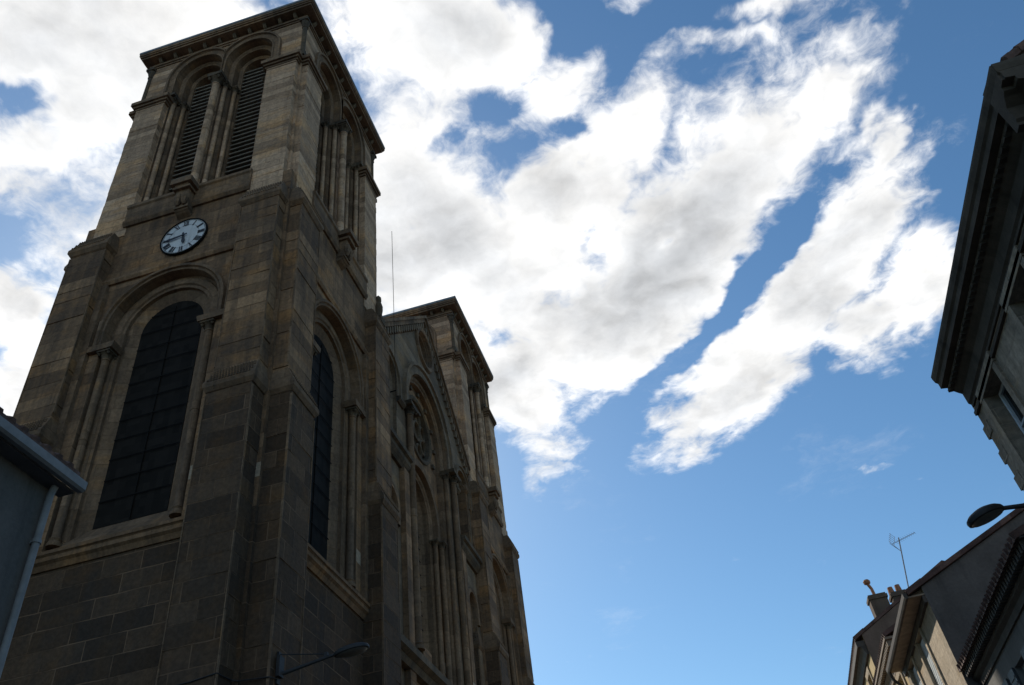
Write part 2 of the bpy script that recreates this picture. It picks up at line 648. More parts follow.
def circle_path(uc, zc, r, n=28):
    return [(uc + r * math.cos(2 * PI * k / n), zc + r * math.sin(2 * PI * k / n)) for k in range(n)]


def sweep(mb, uc, zc, zs, prof, lo=None, hi=None, n=18, closed_prof=False):
    """profile of (radius, y[, zs]) carried along an arch with jambs (facing -y)"""
    rows = []
    pr = list(prof) + ([prof[0]] if closed_prof else [])
    for q in pr:
        r, y = q[0], q[1]
        z0 = q[2] if len(q) > 2 else zs
        row = []
        for (u, z) in arch_path(uc, r, zc, z0, n):
            if lo is not None:
                u = max(u, lo)
            if hi is not None:
                u = min(u, hi)
            row.append((u, y, z))
        rows.append(row)
    mb.strip(rows)
    return mb


def ring(mb, uc, zc, prof, n=28):
    rows = [[(u, y, z) for (u, z) in circle_path(uc, zc, r, n)] for (r, y) in prof]
    mb.strip(rows, closed=True)
    return mb


def column(u, y, z0, z1, r, cap=0.35):
    mb = MB()
    mb.lathe(u, y, [(r * 1.6, z0), (r * 1.6, z0 + 0.08), (r * 1.25, z0 + 0.16), (r * 1.4, z0 + 0.22), (r, z0 + 0.28),
                    (r, (z0 + z1) / 2), (r * 1.12, (z0 + z1) / 2 + 0.01), (r * 1.12, (z0 + z1) / 2 + 0.09), (r, (z0 + z1) / 2 + 0.1),
                    (r, z1 - cap), (r * 1.2, z1 - cap + 0.02), (r * 1.2, z1 - cap + 0.06)], 12)
    return mb


def capital(u, y, z1, r, cap=0.35):
    mb = MB()
    mb.lathe(u, y, [(r * 1.0, z1 - cap + 0.06), (r * 1.25, z1 - cap * 0.6), (r * 1.5, z1 - cap * 0.45), (r * 1.35, z1 - cap * 0.4), (r * 1.95, z1 - 0.08)], 10)
    a = r * 1.95
    mb.box(u - a, u + a, y - a, y + a, z1 - 0.08, z1)
    for sx in (-1, 1):
        for sy in (-1, 1):
            mb.lathe(u + sx * a * 0.72, y + sy * a * 0.72, [(0.02, z1 - cap * 0.5), (r * 0.5, z1 - cap * 0.3), (r * 0.42, z1 - 0.09)], 6)
    return mb

# ---------------------------------------------------------------- church
TX, TY, TH = -13.8, 20.1, 4.1           # tower centre and half width of its walls
TOWER_STEP = 20.8                       # distance between the two towers
HALF = PI / 2
church = thing('church', 'soot stained limestone church with two square bell towers and a clock on the nearer one', 'church', (TX, TY, 0))

S_Z = 35.0      # belfry impost level
W_ZC, W_IMP = 21.0, 20.2
B_ZC = 36.55
BU = 1.30


def face_wall(mb, rot, stage):
    """one tower wall with its openings, turned by rot about the tower axis"""
    c, s = math.cos(rot), math.sin(rot)

    def place(u, z, y=-TH):
        return (u * c - y * s, u * s + y * c, z)
    if stage == 0:
        mb.sheet([(-TH, 0), (TH, 0), (TH, 12.95), (-TH, 12.95)], [], place)
    elif stage == 1:
        mb.sheet([(-TH, 12.95), (TH, 12.95), (TH, 26.9), (-TH, 26.9)], [arch_path(0, 2.0, W_ZC, 13.05)], place)
    else:
        holes = [arch_path(bu, 1.2, B_ZC, 27.6) for bu in (-BU, BU)]
        mb.sheet([(-TH, 26.6), (TH, 26.6), (TH, 38.6), (-TH, 38.6)], holes, place)


def belfry(mb):
    """the belfry stage is set back a little from the stage below and a little taller"""
    mb.v = [(x * 0.945, y * 0.945, 26.6 + (z - 26.6) * 1.05 if z > 26.6 else z) for x, y, z in mb.v]
    return mb


tw = MB()
for k in range(4):
    face_wall(tw, k * HALF, 1)
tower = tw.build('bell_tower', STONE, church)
tw = MB()
for k in range(4):
    face_wall(tw, k * HALF, 0)
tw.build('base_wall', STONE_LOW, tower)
tw = MB()
for k in range(4):
    face_wall(tw, k * HALF, 2)
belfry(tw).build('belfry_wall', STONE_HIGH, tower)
tower['label'] = 'nearer bell tower with a white clock under its belfry'


def on_faces(mb, name, mat, smooth=False, faces=4, up=False):
    """build on the south face, then copy it to the other faces"""
    if up:
        belfry(mb)
    o = mb.build(name, mat, tower, smooth=smooth)
    for k in range(1, faces):
        c = o.copy()
        c.rotation_euler = (0, 0, k * HALF)
        col.objects.link(c)
    return o


Y0 = -TH
# --- big window of the middle stage
m = MB()
sweep(m, 0, W_ZC, 13.05, [(2.0, Y0), (2.0, Y0 + 0.30), (1.90, Y0 + 0.30), (1.86, Y0 + 0.24), (1.64, Y0 + 0.24), (1.60, Y0 + 0.30), (1.5, Y0 + 0.30), (1.5, Y0 + 0.42), (1.42, Y0 + 0.42, 13.4), (1.12, Y0 + 0.58, 13.9)])
m.hexa([(-2.0, Y0 - 0.02, 13.04), (2.0, Y0 - 0.02, 13.04), (1.5, Y0 + 0.5, 13.06), (-1.5, Y0 + 0.5, 13.06)],
       [(-2.0, Y0 - 0.02, 13.08), (2.0, Y0 - 0.02, 13.08), (1.14, Y0 + 0.6, 13.92), (-1.14, Y0 + 0.6, 13.92)])
on_faces(m, 'window_reveal', STONE_TRIM)
m = MB()
sweep(m, 0, W_ZC, W_IMP, [(2.0, Y0 + 0.003), (2.0, Y0 - 0.07), (2.05, Y0 - 0.09), (2.10, Y0 - 0.06), (2.12, Y0 - 0.14), (2.22, Y0 - 0.14), (2.25, Y0 + 0.003)])
on_faces(m, 'hood_mould', STONE_TRIM)
m = MB()
gp = arch_path(0, 1.11, W_ZC + 0.03, 13.9)
m.sheet(gp, [], lambda u, z: (u, Y0 + 0.57, z))
on_faces(m, 'window_glass', GLASS)
m = MB()
for u in (-0.0, ):
    m.box(u - 0.014, u + 0.014, Y0 + 0.535, Y0 + 0.56, 13.95, W_ZC + 0.93)
for k in range(11):
    z = 14.7 + 0.7 * k
    hw = 1.09 if z < W_ZC else math.sqrt(max(0.02, 1.18 - (z - W_ZC) ** 2))
    m.box(-hw, hw, Y0 + 0.518, Y0 + 0.534, z - 0.014, z + 0.014)
on_faces(m, 'window_bars', IRON)
for u in (-1.78, 1.78):
    on_faces(column(u, Y0 + 0.11, 13.3, W_IMP - 0.12, 0.12), 'column', STONE_TRIM, True)
    on_faces(capital(u, Y0 + 0.11, W_IMP - 0.12, 0.12), 'capital', STONE_DARK)
    s = 1 if u > 0 else -1
    m = MB()
    a, b_ = sorted((s * 1.48, s * 2.34))
    m.prism([(a, W_IMP - 0.117), (b_, W_IMP - 0.117), (b_ + 0.05, W_IMP + 0.05), (b_ + 0.05, W_IMP + 0.12), (a - 0.05, W_IMP + 0.12), (a - 0.05, W_IMP + 0.05)], Y0 - 0.16, Y0 + 0.36, 'y')
    on_faces(m, 'impost', STONE_TRIM)
    m = MB()
    a, b_ = sorted((s * 2.36, s * 2.6))
    m.box(a, b_, Y0 - 0.16, Y0 + 0.05, 13.1, 23.2)
    on_faces(m, 'pilaster_strip', STONE_TRIM)
# --- string courses
m = MB()
pr = [(Y0 + 0.05, 12.55), (Y0 - 0.05, 12.55), (Y0 - 0.12, 12.68), (Y0 - 0.2, 12.74), (Y0 - 0.2, 12.86), (Y0 - 0.26, 12.9), (Y0 - 0.26, 13.0), (Y0 + 0.05, 13.09)]
m.prism(pr, -2.6, 2.6, 'x')
on_faces(m, 'sill_course', STONE)
m = MB()
m.prism([(Y0 + 0.05, 23.25), (Y0 - 0.08, 23.25), (Y0 - 0.14, 23.36), (Y0 - 0.14, 23.46), (Y0 + 0.05, 23.52)], -2.6, 2.6, 'x')
on_faces(m, 'string_course', STONE)
m = MB()
m.prism([(Y0 + 0.05, 26.35), (Y0 - 0.08, 26.35), (Y0 - 0.15, 26.47), (Y0 - 0.15, 26.6), (Y0 - 0.10, 26.63), (Y0 - 0.10, 27.3), (Y0 - 0.16, 27.36), (Y0 - 0.16, 27.5), (Y0 + 0.05, 27.56)], -2.52, 2.52, 'x')
on_faces(m, 'belfry_sill', STONE_TRIM)
m = MB()
m.box(-0.42, 0.42, Y0 - 0.64, Y0 - 0.05, 27.2, 27.46)
m.lathe(-0.13, Y0 - 0.36, [(0.05, 26.2), (0.13, 26.35), (0.16, 26.6), (0.12, 26.8)], 8)
m.lathe(0.13, Y0 - 0.36, [(0.05, 26.2), (0.13, 26.35), (0.16, 26.6), (0.12, 26.8)], 8)
m.prism([(Y0 - 0.1, 27.21), (Y0 - 0.55, 27.21), (Y0 - 0.52, 27.1), (Y0 - 0.42, 26.98), (Y0 - 0.40, 26.75), (Y0 - 0.32, 26.3), (Y0 - 0.28, 26.05), (Y0 - 0.16, 25.95), (Y0 + 0.02, 25.85)], -0.26, 0.26, 'x')
for z, y, w in ((27.05, 0.54, 0.34), (26.15, 0.34, 0.28)):
    m.box(-w, w, Y0 - y, Y0 - 0.05, z - 0.06, z + 0.06)
on_faces(m, 'carved_corbel', STONE_TRIM)

# --- buttresses: two at each corner, stepping back twice
for s in (-1, 1):
    m = MB()
    a, b_ = sorted((s * 2.6, s * 3.98))
    lo, mid, up = Y0 - 0.66, Y0 - 0.46, Y0 - 0.27
    rnd = random.Random(5 + s)
    m.courses(a, b_, lo, Y0 + 0.06, 0.0, 16.70, 0.52, rnd)
    m.box(a - 0.12, b_ + 0.12, lo - 0.14, Y0 + 0.05, 0.0, 1.6)
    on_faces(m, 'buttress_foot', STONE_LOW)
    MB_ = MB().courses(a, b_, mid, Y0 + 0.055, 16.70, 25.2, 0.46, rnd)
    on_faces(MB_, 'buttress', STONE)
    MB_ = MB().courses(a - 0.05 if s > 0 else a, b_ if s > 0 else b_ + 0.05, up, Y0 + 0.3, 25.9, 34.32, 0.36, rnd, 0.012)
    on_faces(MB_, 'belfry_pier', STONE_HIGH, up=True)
    for q in (2.585, 3.985):
        f_ = MB()
        for yy, za, zb in ((lo, 0.0, 16.4), (mid, 17.6, 24.8)):
            f_.box(s * q - 0.014, s * q + 0.014, yy - 0.012, yy + 0.05, za, zb)
        on_faces(f_, 'pointing', STONE_TRIM)
    for z0, yf, yb in ((16.62, lo, mid), (25.0, mid, up)):
        c = MB()
        e = 0.10
        zt = z0 + (0.80 if yf == lo else 0.85)
        # drip moulding and weathered slope
        c.hexa([(a - 0.02, yf - 0.02, z0 - 0.12), (b_ + 0.02, yf - 0.02, z0 - 0.12), (b_ + 0.02, Y0 + 0.045, z0 - 0.12), (a - 0.02, Y0 + 0.045, z0 - 0.12)],
               [(a - e, yf - e, z0 + 0.02), (b_ + e, yf - e, z0 + 0.02), (b_ + e, Y0 + 0.045, z0 + 0.02), (a - e, Y0 + 0.045, z0 + 0.02)])
        c.box(a - e, b_ + e, yf - e, Y0 + 0.045, z0 + 0.02, z0 + 0.17)
        c.hexa([(a - e, yf - e, z0 + 0.17), (b_ + e, yf - e, z0 + 0.17), (b_ + e, Y0 + 0.045, z0 + 0.17), (a - e, Y0 + 0.045, z0 + 0.17)],
               [(a - 0.003, yb - 0.003, zt), (b_ + 0.003, yb - 0.003, zt), (b_ + 0.003, Y0 + 0.045, zt), (a - 0.003, Y0 + 0.045, zt)])
        # little scale ornament carved on the slope
        for r in range(5):
            for k in range(15):
                t = (r + 0.5) / 5
                yy = (yf - e) * (1 - t) + yb * t - 0.015
                zz = (z0 + 0.17) * (1 - t) + zt * t
                uu = a + (k + 0.5 + 0.5 * (r % 2)) * (b_ - a) / 15.5
                c.lathe(uu, yy, [(0.001, zz - 0.04), (0.034, zz - 0.02), (0.034, zz + 0.03), (0.001, zz + 0.05)], 5)
        on_faces(c, 'buttress_cap', STONE_TRIM)
    # impost cap on the belfry pier
    c = MB()
    a2, b2 = sorted((s * 2.5, s * 4.02))
    for z, z2, e in ((34.32, 34.45, 0.03), (34.45, 34.58, 0.10), (34.58, 34.80, 0.18), (34.80, 34.92, 0.12)):
        c.box(a2 - e if s > 0 else a2 - e, b2 + e, up - e, Y0 + 0.035, z, z2)
    on_faces(c, 'pier_cap', STONE_TRIM, up=True)

# --- belfry: paired louvred openings
for bu in (-BU, BU):
    lo_c, hi_c = (None, -0.012) if bu < 0 else (0.012, None)
    m = MB()
    sweep(m, bu, B_ZC, 27.6, [(1.2, Y0), (1.2, Y0 + 0.34), (1.14, Y0 + 0.30), (1.06, Y0 + 0.30), (1.0, Y0 + 0.36), (0.93, Y0 + 0.36), (0.93, Y0 + 0.70), (0.86, Y0 + 0.66), (0.78, Y0 + 0.66), (0.74, Y0 + 0.70), (0.68, Y0 + 0.70), (0.68, Y0 + 1.15)])
    m.hexa([(bu - 1.2, Y0, 27.58), (bu + 1.2, Y0, 27.58), (bu + 0.9, Y0 + 1.1, 27.58), (bu - 0.9, Y0 + 1.1, 27.58)],
           [(bu - 1.2, Y0, 27.60), (bu + 1.2, Y0, 27.60), (bu + 0.9, Y0 + 1.1, 27.95), (bu - 0.9, Y0 + 1.1, 27.95)])
    on_faces(m, 'belfry_reveal', STONE_TRIM, up=True)
    m = MB()
    sweep(m, bu, B_ZC, S_Z, [(1.2, Y0 + 0.004), (1.2, Y0 - 0.06), (1.27, Y0 - 0.08), (1.31, Y0 - 0.03), (1.53, Y0 - 0.03), (1.54, Y0 - 0.13), (1.64, Y0 - 0.13), (1.67, Y0 + 0.004)], lo_c, hi_c)
    on_faces(m, 'archivolt', STONE_TRIM, up=True)
    m = MB()
    for k in range(31):
        z = 27.95 + 0.285 * k
        hw = 0.72 if z < B_ZC else math.sqrt(max(0.03, 0.5184 - (z - B_ZC) ** 2))
        m.hexa([(bu - hw, Y0 + 0.76, z), (bu + hw, Y0 + 0.76, z), (bu + hw, Y0 + 1.01, z + 0.18), (bu - hw, Y0 + 1.01, z + 0.18)],
               [(bu - hw, Y0 + 0.75, z + 0.05), (bu + hw, Y0 + 0.75, z + 0.05), (bu + hw, Y0 + 1.0, z + 0.23), (bu - hw, Y0 + 1.0, z + 0.23)])
    on_faces(m, 'louvre', LOUVRE, up=True)
    for s in (-1, 1):
        for du, dy, r in ((1.085, 0.14, 0.105), (0.80, 0.50, 0.095)):
            u = bu + s * du
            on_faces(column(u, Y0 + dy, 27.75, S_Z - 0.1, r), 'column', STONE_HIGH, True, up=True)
            on_faces(capital(u, Y0 + dy, S_Z - 0.1, r), 'capital', STONE_DARK, up=True)
on_faces(column(0, Y0 - 0.22, 27.45, S_Z - 0.1, 0.16, 0.5), 'column', STONE_HIGH, True, up=True)
on_faces(capital(0, Y0 - 0.22, S_Z - 0.1, 0.16, 0.5), 'capital', STONE_DARK, up=True)
m = MB()
m.box(-0.36, 0.36, Y0 - 0.5, Y0 + 0.3, S_Z - 0.097, S_Z + 0.08)
on_faces(m, 'impost', STONE_DARK, up=True)
for s in (-1, 1):
    m = MB()
    a, b_ = sorted((s * 2.2, s * 2.66))
    m.box(a, b_, Y0 - 0.2, Y0 + 0.3, S_Z - 0.08, S_Z + 0.1)
    on_faces(m, 'impost', STONE_DARK, up=True)

# --- corner shafts of the top stage, corbels and cornice
m = MB()
m.box(3.62, 4.24, -4.24, -3.62, 34.92, 35.25)
m.lathe(4.08, -4.08, [(0.13, 35.25), (0.17, 35.3), (0.11, 35.4), (0.11, 37.3), (0.15, 37.33), (0.12, 37.4), (0.2, 37.7), (0.2, 37.8)], 10)
m.box(3.86, 4.3, -4.3, -3.86, 37.8, 37.95)
on_faces(m, 'corner_shaft', STONE_DARK, up=True)
m = MB()
for z0, z1, w in ((38.02, 38.12, 4.16), (38.12, 38.22, 4.22), (38.48, 38.60, 4.54), (38.60, 38.70, 4.60), (38.70, 38.86, 4.64)):
    pts_o = w
    m.box(-w, w, -w, w, z0, z1)
m.box(-4.13, 4.13, -4.13, 4.13, 38.22, 38.48)
belfry(m).build('cornice', STONE_TRIM, tower)
cb = MB()
cb.prism([(Y0 - 0.02, 38.23), (Y0 - 0.10, 38.23), (Y0 - 0.18, 38.27), (Y0 - 0.27, 38.38), (Y0 - 0.3, 38.42), (Y0 - 0.3, 38.477), (Y0 - 0.02, 38.477)], -0.075, 0.075, 'x')
cbm = belfry(cb).build('corbel', STONE_DARK, tower)
first = True
for k in range(4):
    for j in range(10):
        u = 0.945 * (-4.0 + 8.0 * (j + 0.5) / 10)
        o = cbm if first else cbm.copy()
        if not first:
            col.objects.link(o)
        first = False
        a = k * HALF
        o.location = (u * math.cos(a), u * math.sin(a), 0)
        o.rotation_euler = (0, 0, a)
m = MB()
m.box(-4.66, 4.66, -4.66, 4.66, 38.86, 39.0)
m.hexa([(-4.6, -4.6, 39.0), (4.6, -4.6, 39.0), (4.6, 4.6, 39.0), (-4.6, 4.6, 39.0)], [(-0.1, -0.1, 40.6), (0.1, -0.1, 40.6), (0.1, 0.1, 40.6), (-0.1, 0.1, 40.6)])
belfry(m).build('roof', LEAD, tower)

far_tower = dup(tower, church, (0, TOWER_STEP, 0))
far_tower['label'] = 'farther bell tower rising behind the gable'

# --- clock on the nearer tower, facing the viewer
CZ = 24.72
def up_right(mb):
    """turn a disc modelled lying flat so that it faces -y"""
    mb.v = [(x, -z, y) for (x, y, z) in mb.v]
    return mb
CLX = 0.2
clock = up_right(MB().lathe(0, 0, [(0.84, 0.0), (0.84, 0.05)], 40)).build('clock', ENAMEL, church, (CLX, -TH - 0.03, CZ))
clock['label'] = 'white dial with black Roman numerals at about a quarter to six'
rm = MB()
rm.strip([[(r * math.cos(2 * PI * k / 40), r * math.sin(2 * PI * k / 40), z) for k in range(40)] for r, z in ((0.84, 0.0), (0.90, 0.0), (0.90, 0.06), (0.87, 0.085), (0.84, 0.06))], closed=True)
up_right(rm).build('dial_rim', IRON, clock)


def numeral(mb, text, ang):
    """Roman numeral in strokes, its foot towards the centre"""
    wdt = {'I': 0.042, 'V': 0.09, 'X': 0.09}
    total = sum(wdt[ch] for ch in text) + 0.012 * (len(text) - 1)
    x = -total / 2
    z0, z1 = 0.54, 0.79
    t = 0.010

    def bar(xa, za, xb, zb, h):
        c, s = math.cos(-ang), math.sin(-ang)
        q = [(xa - h, za), (xa + h, za), (xb + h, zb), (xb - h, zb)]
        q = [(px * c - pz * s, px * s + pz * c) for px, pz in q]
        mb.prism(q, -0.062, -0.048, 'y')
    for ch in text:
        w = wdt[ch]
        if ch == 'I':
            bar(x + w / 2, z0, x + w / 2, z1, 0.017)
        elif ch == 'V':
            bar(x + w / 2, z0, x + t, z1, 0.019)
            bar(x + w / 2, z0, x + w - t, z1, t * 0.7)
        else:
            bar(x + t, z0, x + w - t, z1, t * 0.7)
            bar(x + w - t, z0, x + t, z1, 0.019)
        x += w + 0.012


for i, t in enumerate(['XII', 'I', 'II', 'III', 'IIII', 'V', 'VI', 'VII', 'VIII', 'IX', 'X', 'XI']):
    nm = MB()
    numeral(nm, t, 2 * PI * i / 12)
    nm.build('numeral', NUMERAL, clock)
tr = MB()
for r0, r1 in ((0.575, 0.585), (0.808, 0.82)):
    tr.strip([[(r * math.cos(2 * PI * k / 48), -0.055, r * math.sin(2 * PI * k / 48)) for k in range(48)] for r in (r0, r1)], closed=True)
for k in range(60):
    a = 2 * PI * k / 60
    c, s = math.cos(a), math.sin(a)
    h = 0.008 if k % 5 == 0 else 0.003
    tr.prism([(0.79 * c - h * s, 0.79 * s + h * c), (0.79 * c + h * s, 0.79 * s - h * c), (0.815 * c + h * s, 0.815 * s - h * c), (0.815 * c - h * s, 0.815 * s + h * c)], -0.060, -0.046, 'y')
tr.build('minute_track', NUMERAL, clock)


def hand(name, ang, ln, w, y):
    c, s = math.cos(-ang), math.sin(-ang)
    q = [(-w * 0.5, -0.16), (w * 0.5, -0.16), (w * 0.55, 0), (w, ln * 0.7), (0, ln), (-w, ln * 0.7), (-w * 0.55, 0)]
    mb = MB().prism([(a * c - b_ * s, a * s + b_ * c) for a, b_ in q], y, y - 0.02, 'y')
    mb.v += []
    return mb.build(name, NUMERAL, clock)


hand('minute_hand', math.radians(262), 0.72, 0.045, -0.10)
hand('hour_hand', math.radians(172), 0.44, 0.065, -0.075)

# --- gabled front between the towers (modelled facing -y, turned to face the street)
GX = -9.8
GC = TY + TOWER_STEP / 2
gl = (GX - TX, GC - TY, 0)
HW = TOWER_STEP / 2 - TH


def rake(u):
    return 32.3 - 0.93 * abs(u)


m = MB()
sq = [(-HW, 0), (HW, 0), (HW, rake(HW)), (0, rake(0)), (-HW, rake(HW))]
side_c = 5.15
holes = [arch_path(0, 2.75, 25.0, 12.9), circle_path(0, 30.1, 1.0)]
for s in (-1, 1):
    holes.append(arch_path(s * side_c, 0.95, 24.7, 21.2))
    holes.append(arch_path(s * side_c, 0.62, 18.3, 12.9))
m.sheet(sq, holes, lambda u, z: (u, 0, z))
gable = m.build('gable_front', STONE_PALE, church, gl, HALF)


def gpart(mb, name, mat, smooth=False):
    return mb.build(name, mat, gable, smooth=smooth)


# raking coping with a corbel table below it
m = MB()
for s in (-1, 1):
    n = Vector((0.93, 1.0)).normalized()
    def off(u, d):
        return (s * (u + n.x * d), rake(u) + n.y * d)
    a, b_ = 0.0, HW
    for d0, d1, y in ((0.0, 0.14, -0.26), (-0.2, -0.004, -0.16)):
        q = [(0, rake(0) + d0 / n.y), (s * b_, rake(b_) + d0 / n.y), (s * b_, rake(b_) + d1 / n.y), (0, rake(0) + d1 / n.y)]
        m.prism(q, y, 0.35, 'y')
gpart(m, 'coping', STONE_TRIM)
for s in (-1, 1):
    m = MB()
    k = 0
    u = 0.25
    while u < HW - 0.1:
        zt = rake(u) - 0.30
        m.box(s * u - 0.075, s * u + 0.075, -0.14, 0.02, zt - 0.42, zt)
        u += 0.30
    gpart(m, 'corbel_table', STONE_PALE)
# oculus
m = MB()
ring(m, 0, 30.1, [(1.0, 0.0), (0.96, 0.12), (0.88, 0.12), (0.84, 0.3), (0.76, 0.3), (0.72, 0.55)])
ring(m, 0, 30.1, [(1.0, 0.004), (1.02, -0.10), (1.12, -0.13), (1.24, -0.13), (1.28, -0.05), (1.3, 0.004)])
gpart(m, 'oculus', STONE_TRIM)
m = MB()
m.sheet(circle_path(0, 30.1, 0.76), [], lambda u, z: (u, 0.5, z))
gpart(m, 'oculus_glass', GLASS)
m = MB()
for k in range(6):
    a = PI * k / 3
    ring(m, 0.42 * math.cos(a), 30.1 + 0.42 * math.sin(a), [(0.27, 0.42), (0.27, 0.34), (0.20, 0.34), (0.20, 0.42)], 14)
ring(m, 0, 30.1, [(0.2, 0.42), (0.2, 0.32), (0.14, 0.32), (0.14, 0.42)], 14)
gpart(m, 'oculus_tracery', STONE_DARK)
# great arch, tympanum and the window under it
m = MB()
sweep(m, 0, 25.0, 12.9, [(2.75, 0), (2.75, 0.2), (2.66, 0.16), (2.56, 0.18), (2.5, 0.26), (2.42, 0.26), (2.42, 0.52)])
gpart(m, 'great_arch', STONE_TRIM)
m = MB()
sweep(m, 0, 25.0, 24.1, [(2.75, 0.004), (2.75, -0.08), (2.88, -0.10), (3.15, -0.06), (3.17, -0.18), (3.32, -0.18), (3.36, 0.004)])
gpart(m, 'hood_mould', STONE_PALE)
m = MB()
out = arch_path(0, 2.43, 25.0, 12.9)
m.sheet(out, [arch_path(0, 1.95, 20.9, 13.0), circle_path(0, 25.15, 1.75)], lambda u, z: (u, 0.5, z))
gpart(m, 'tympanum', STONE)
m = MB()
sweep(m, 0, 20.9, 13.0, [(1.95, 0.5), (1.95, 0.68), (1.86, 0.64), (1.76, 0.66), (1.70, 0.74), (1.62, 0.74), (1.62, 1.0), (1.45, 1.25)])
sweep(m, 0, 20.9, 20.2, [(1.95, 0.504), (1.95, 0.42), (2.06, 0.40), (2.22, 0.40), (2.28, 0.44), (2.3, 0.504)])
gpart(m, 'window_reveal', STONE_TRIM)
m = MB()
m.sheet(arch_path(0, 1.45, 20.9, 13.4), [], lambda u, z: (u, 1.22, z))
gpart(m, 'window_glass', GLASS)
m = MB()
m.box(-0.09, 0.09, 1.05, 1.2, 13.4, 21.3)
for u in (-0.7, 0.7):
    m.box(u - 0.02, u + 0.02, 1.17, 1.2, 13.4, 21.8)
for k in range(11):
    m.box(-1.44, 1.44, 1.155, 1.172, 14.1 + 0.62 * k, 14.14 + 0.62 * k)
gpart(m, 'window_bars', IRON)
m = MB()
ring(m, 0, 25.15, [(1.75, 0.5), (1.72, 0.42), (1.6, 0.40), (1.52, 0.46), (1.5, 0.6), (1.5, 0.95)])
for k in range(8):
    a = 2 * PI * k / 8 + PI / 8
    cx_, cz_ = 1.03 * math.cos(a), 25.15 + 1.03 * math.sin(a)
    ring(m, cx_, cz_, [(0.42, 0.95), (0.42, 0.62), (0.33, 0.58), (0.30, 0.66), (0.30, 0.95)], 16)
    
ring(m, 0, 25.15, [(0.55, 0.95), (0.55, 0.56), (0.42, 0.52), (0.38, 0.62), (0.38, 0.95)], 18)
for k in range(12):
    a = 2 * PI * k / 12
    x_, z_ = 2.08 * math.cos(a), 25.15 + 2.08 * math.sin(a)
    if z_ < 24.0 and abs(x_) < 1.6:
        continue
    m.box(x_ - 0.1, x_ + 0.1, 0.38, 0.52, z_ - 0.1, z_ + 0.1)
gpart(m, 'rose_tracery', STONE_DARK)
m = MB()
m.sheet(circle_path(0, 25.15, 1.52), [], lambda u, z: (u, 0.94, z))
gpart(m, 'rose_infill', BRICKRED)
for s in (-1, 1):
    for u, y, r, zt in ((1.79, 0.56, 0.11, 20.15), (2.12, 0.36, 0.12, 20.15), (2.6, 0.08, 0.12, 24.0), (3.02, -0.16, 0.15, 24.0)):
        gpart(column(s * u, y, 13.3, zt, r), 'column', STONE_TRIM, True)
        gpart(capital(s * u, y, zt, r), 'capital', STONE_DARK)
    m = MB()
    a, b_ = sorted((s * 2.4, s * 3.5))
    m.prism([(a, 24.0), (b_, 24.0), (b_ + 0.08, 24.15), (a - 0.08, 24.15)], -0.45, 0.3, 'y')
    gpart(m, 'impost', STONE_DARK)
    # blind arch and lancet of the side bay
    m = MB()
    sweep(m, s * side_c, 24.7, 21.2, [(0.95, 0), (0.95, 0.16), (0.85, 0.12), (0.78, 0.2), (0.72, 0.2), (0.72, 0.75)])
    sweep(m, s * side_c, 24.7, 24.0, [(0.95, 0.004), (0.95, -0.08), (1.15, -0.06), (1.17, -0.15), (1.24, -0.15), (1.26, 0.004)])
    gpart(m, 'side_arch', STONE_PALE)
    m = MB()
    m.sheet(arch_path(s * side_c, 0.74, 24.7, 21.2), [], lambda u, z: (u, 0.72, z))
    gpart(m, 'blind_panel', STONE_TAN)
    m = MB()
    a, b_ = sorted((s * 3.5, s * (HW - 0.02)))
    m.prism([(0.05, 20.4), (-0.12, 20.4), (-0.3, 20.65), (-0.3, 20.85), (-0.42, 20.9), (-0.42, 21.1), (0.05, 21.25)], a, b_, 'x')
    gpart(m, 'string_course', STONE_DARK)
    m = MB()
    a, b_ = sorted((s * 3.5, s * (HW - 0.02)))
    m.prism([(0.05, 23.75), (-0.08, 23.75), (-0.2, 23.85), (-0.2, 24.0), (0.05, 24.05)], *sorted((s * 3.5, s * 4.15)), 'x')
    gpart(m, 'impost', STONE_DARK)
    m = MB()
    sweep(m, s * side_c, 18.3, 12.9, [(0.62, 0), (0.62, 0.2), (0.5, 0.3), (0.5, 0.6)])
    sweep(m, s * side_c, 18.3, 17.6, [(0.62, 0.004), (0.64, -0.1), (0.8, -0.12), (0.86, -0.05), (0.88, 0.004)])
    gpart(m, 'window_reveal', STONE_TRIM)
    m = MB()
    m.sheet(arch_path(s * side_c, 0.51, 18.3, 12.9), [], lambda u, z: (u, 0.55, z))
    gpart(m, 'window_glass', GLASS)
    m = MB()
    a, b_ = sorted((s * 3.5, s * 4.05))
    m.box(a, b_, -0.22, 0.05, 0, 20.39)
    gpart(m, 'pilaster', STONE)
m = MB()
m.prism([(0.6, 12.3), (-0.25, 12.3), (-0.35, 12.5), (-0.55, 12.6), (-0.55, 12.85), (-0.3, 12.95), (0.6, 13.25)], -HW + 0.02, HW - 0.02, 'x')
gpart(m, 'sill_course', STONE_DARK)
m = MB()
m.prism([(0.02, 13.0), (-0.3, 13.0), (-0.3, 13.45), (-0.2, 13.6), (0.02, 13.7)], -2.9, -2.0, 'x')
m.prism([(0.02, 13.0), (-0.3, 13.0), (-0.3, 13.45), (-0.2, 13.6), (0.02, 13.7)], 2.0, 2.9, 'x')
gpart(m, 'column_plinth', STONE)
# nave body and roof behind the front
m = MB()
m.box(-HW + 0.0, HW - 0.0, 8.2, 42, 0, 26.6)
m.build('nave', STONE, church, gl, HALF)
m = MB()
m.prism([(-HW, rake(HW) - 0.3), (HW, rake(HW) - 0.3), (0, rake(0) - 0.3)], 1.4, 42, 'y')
m.build('nave_roof', SLATE, church, gl, HALF)
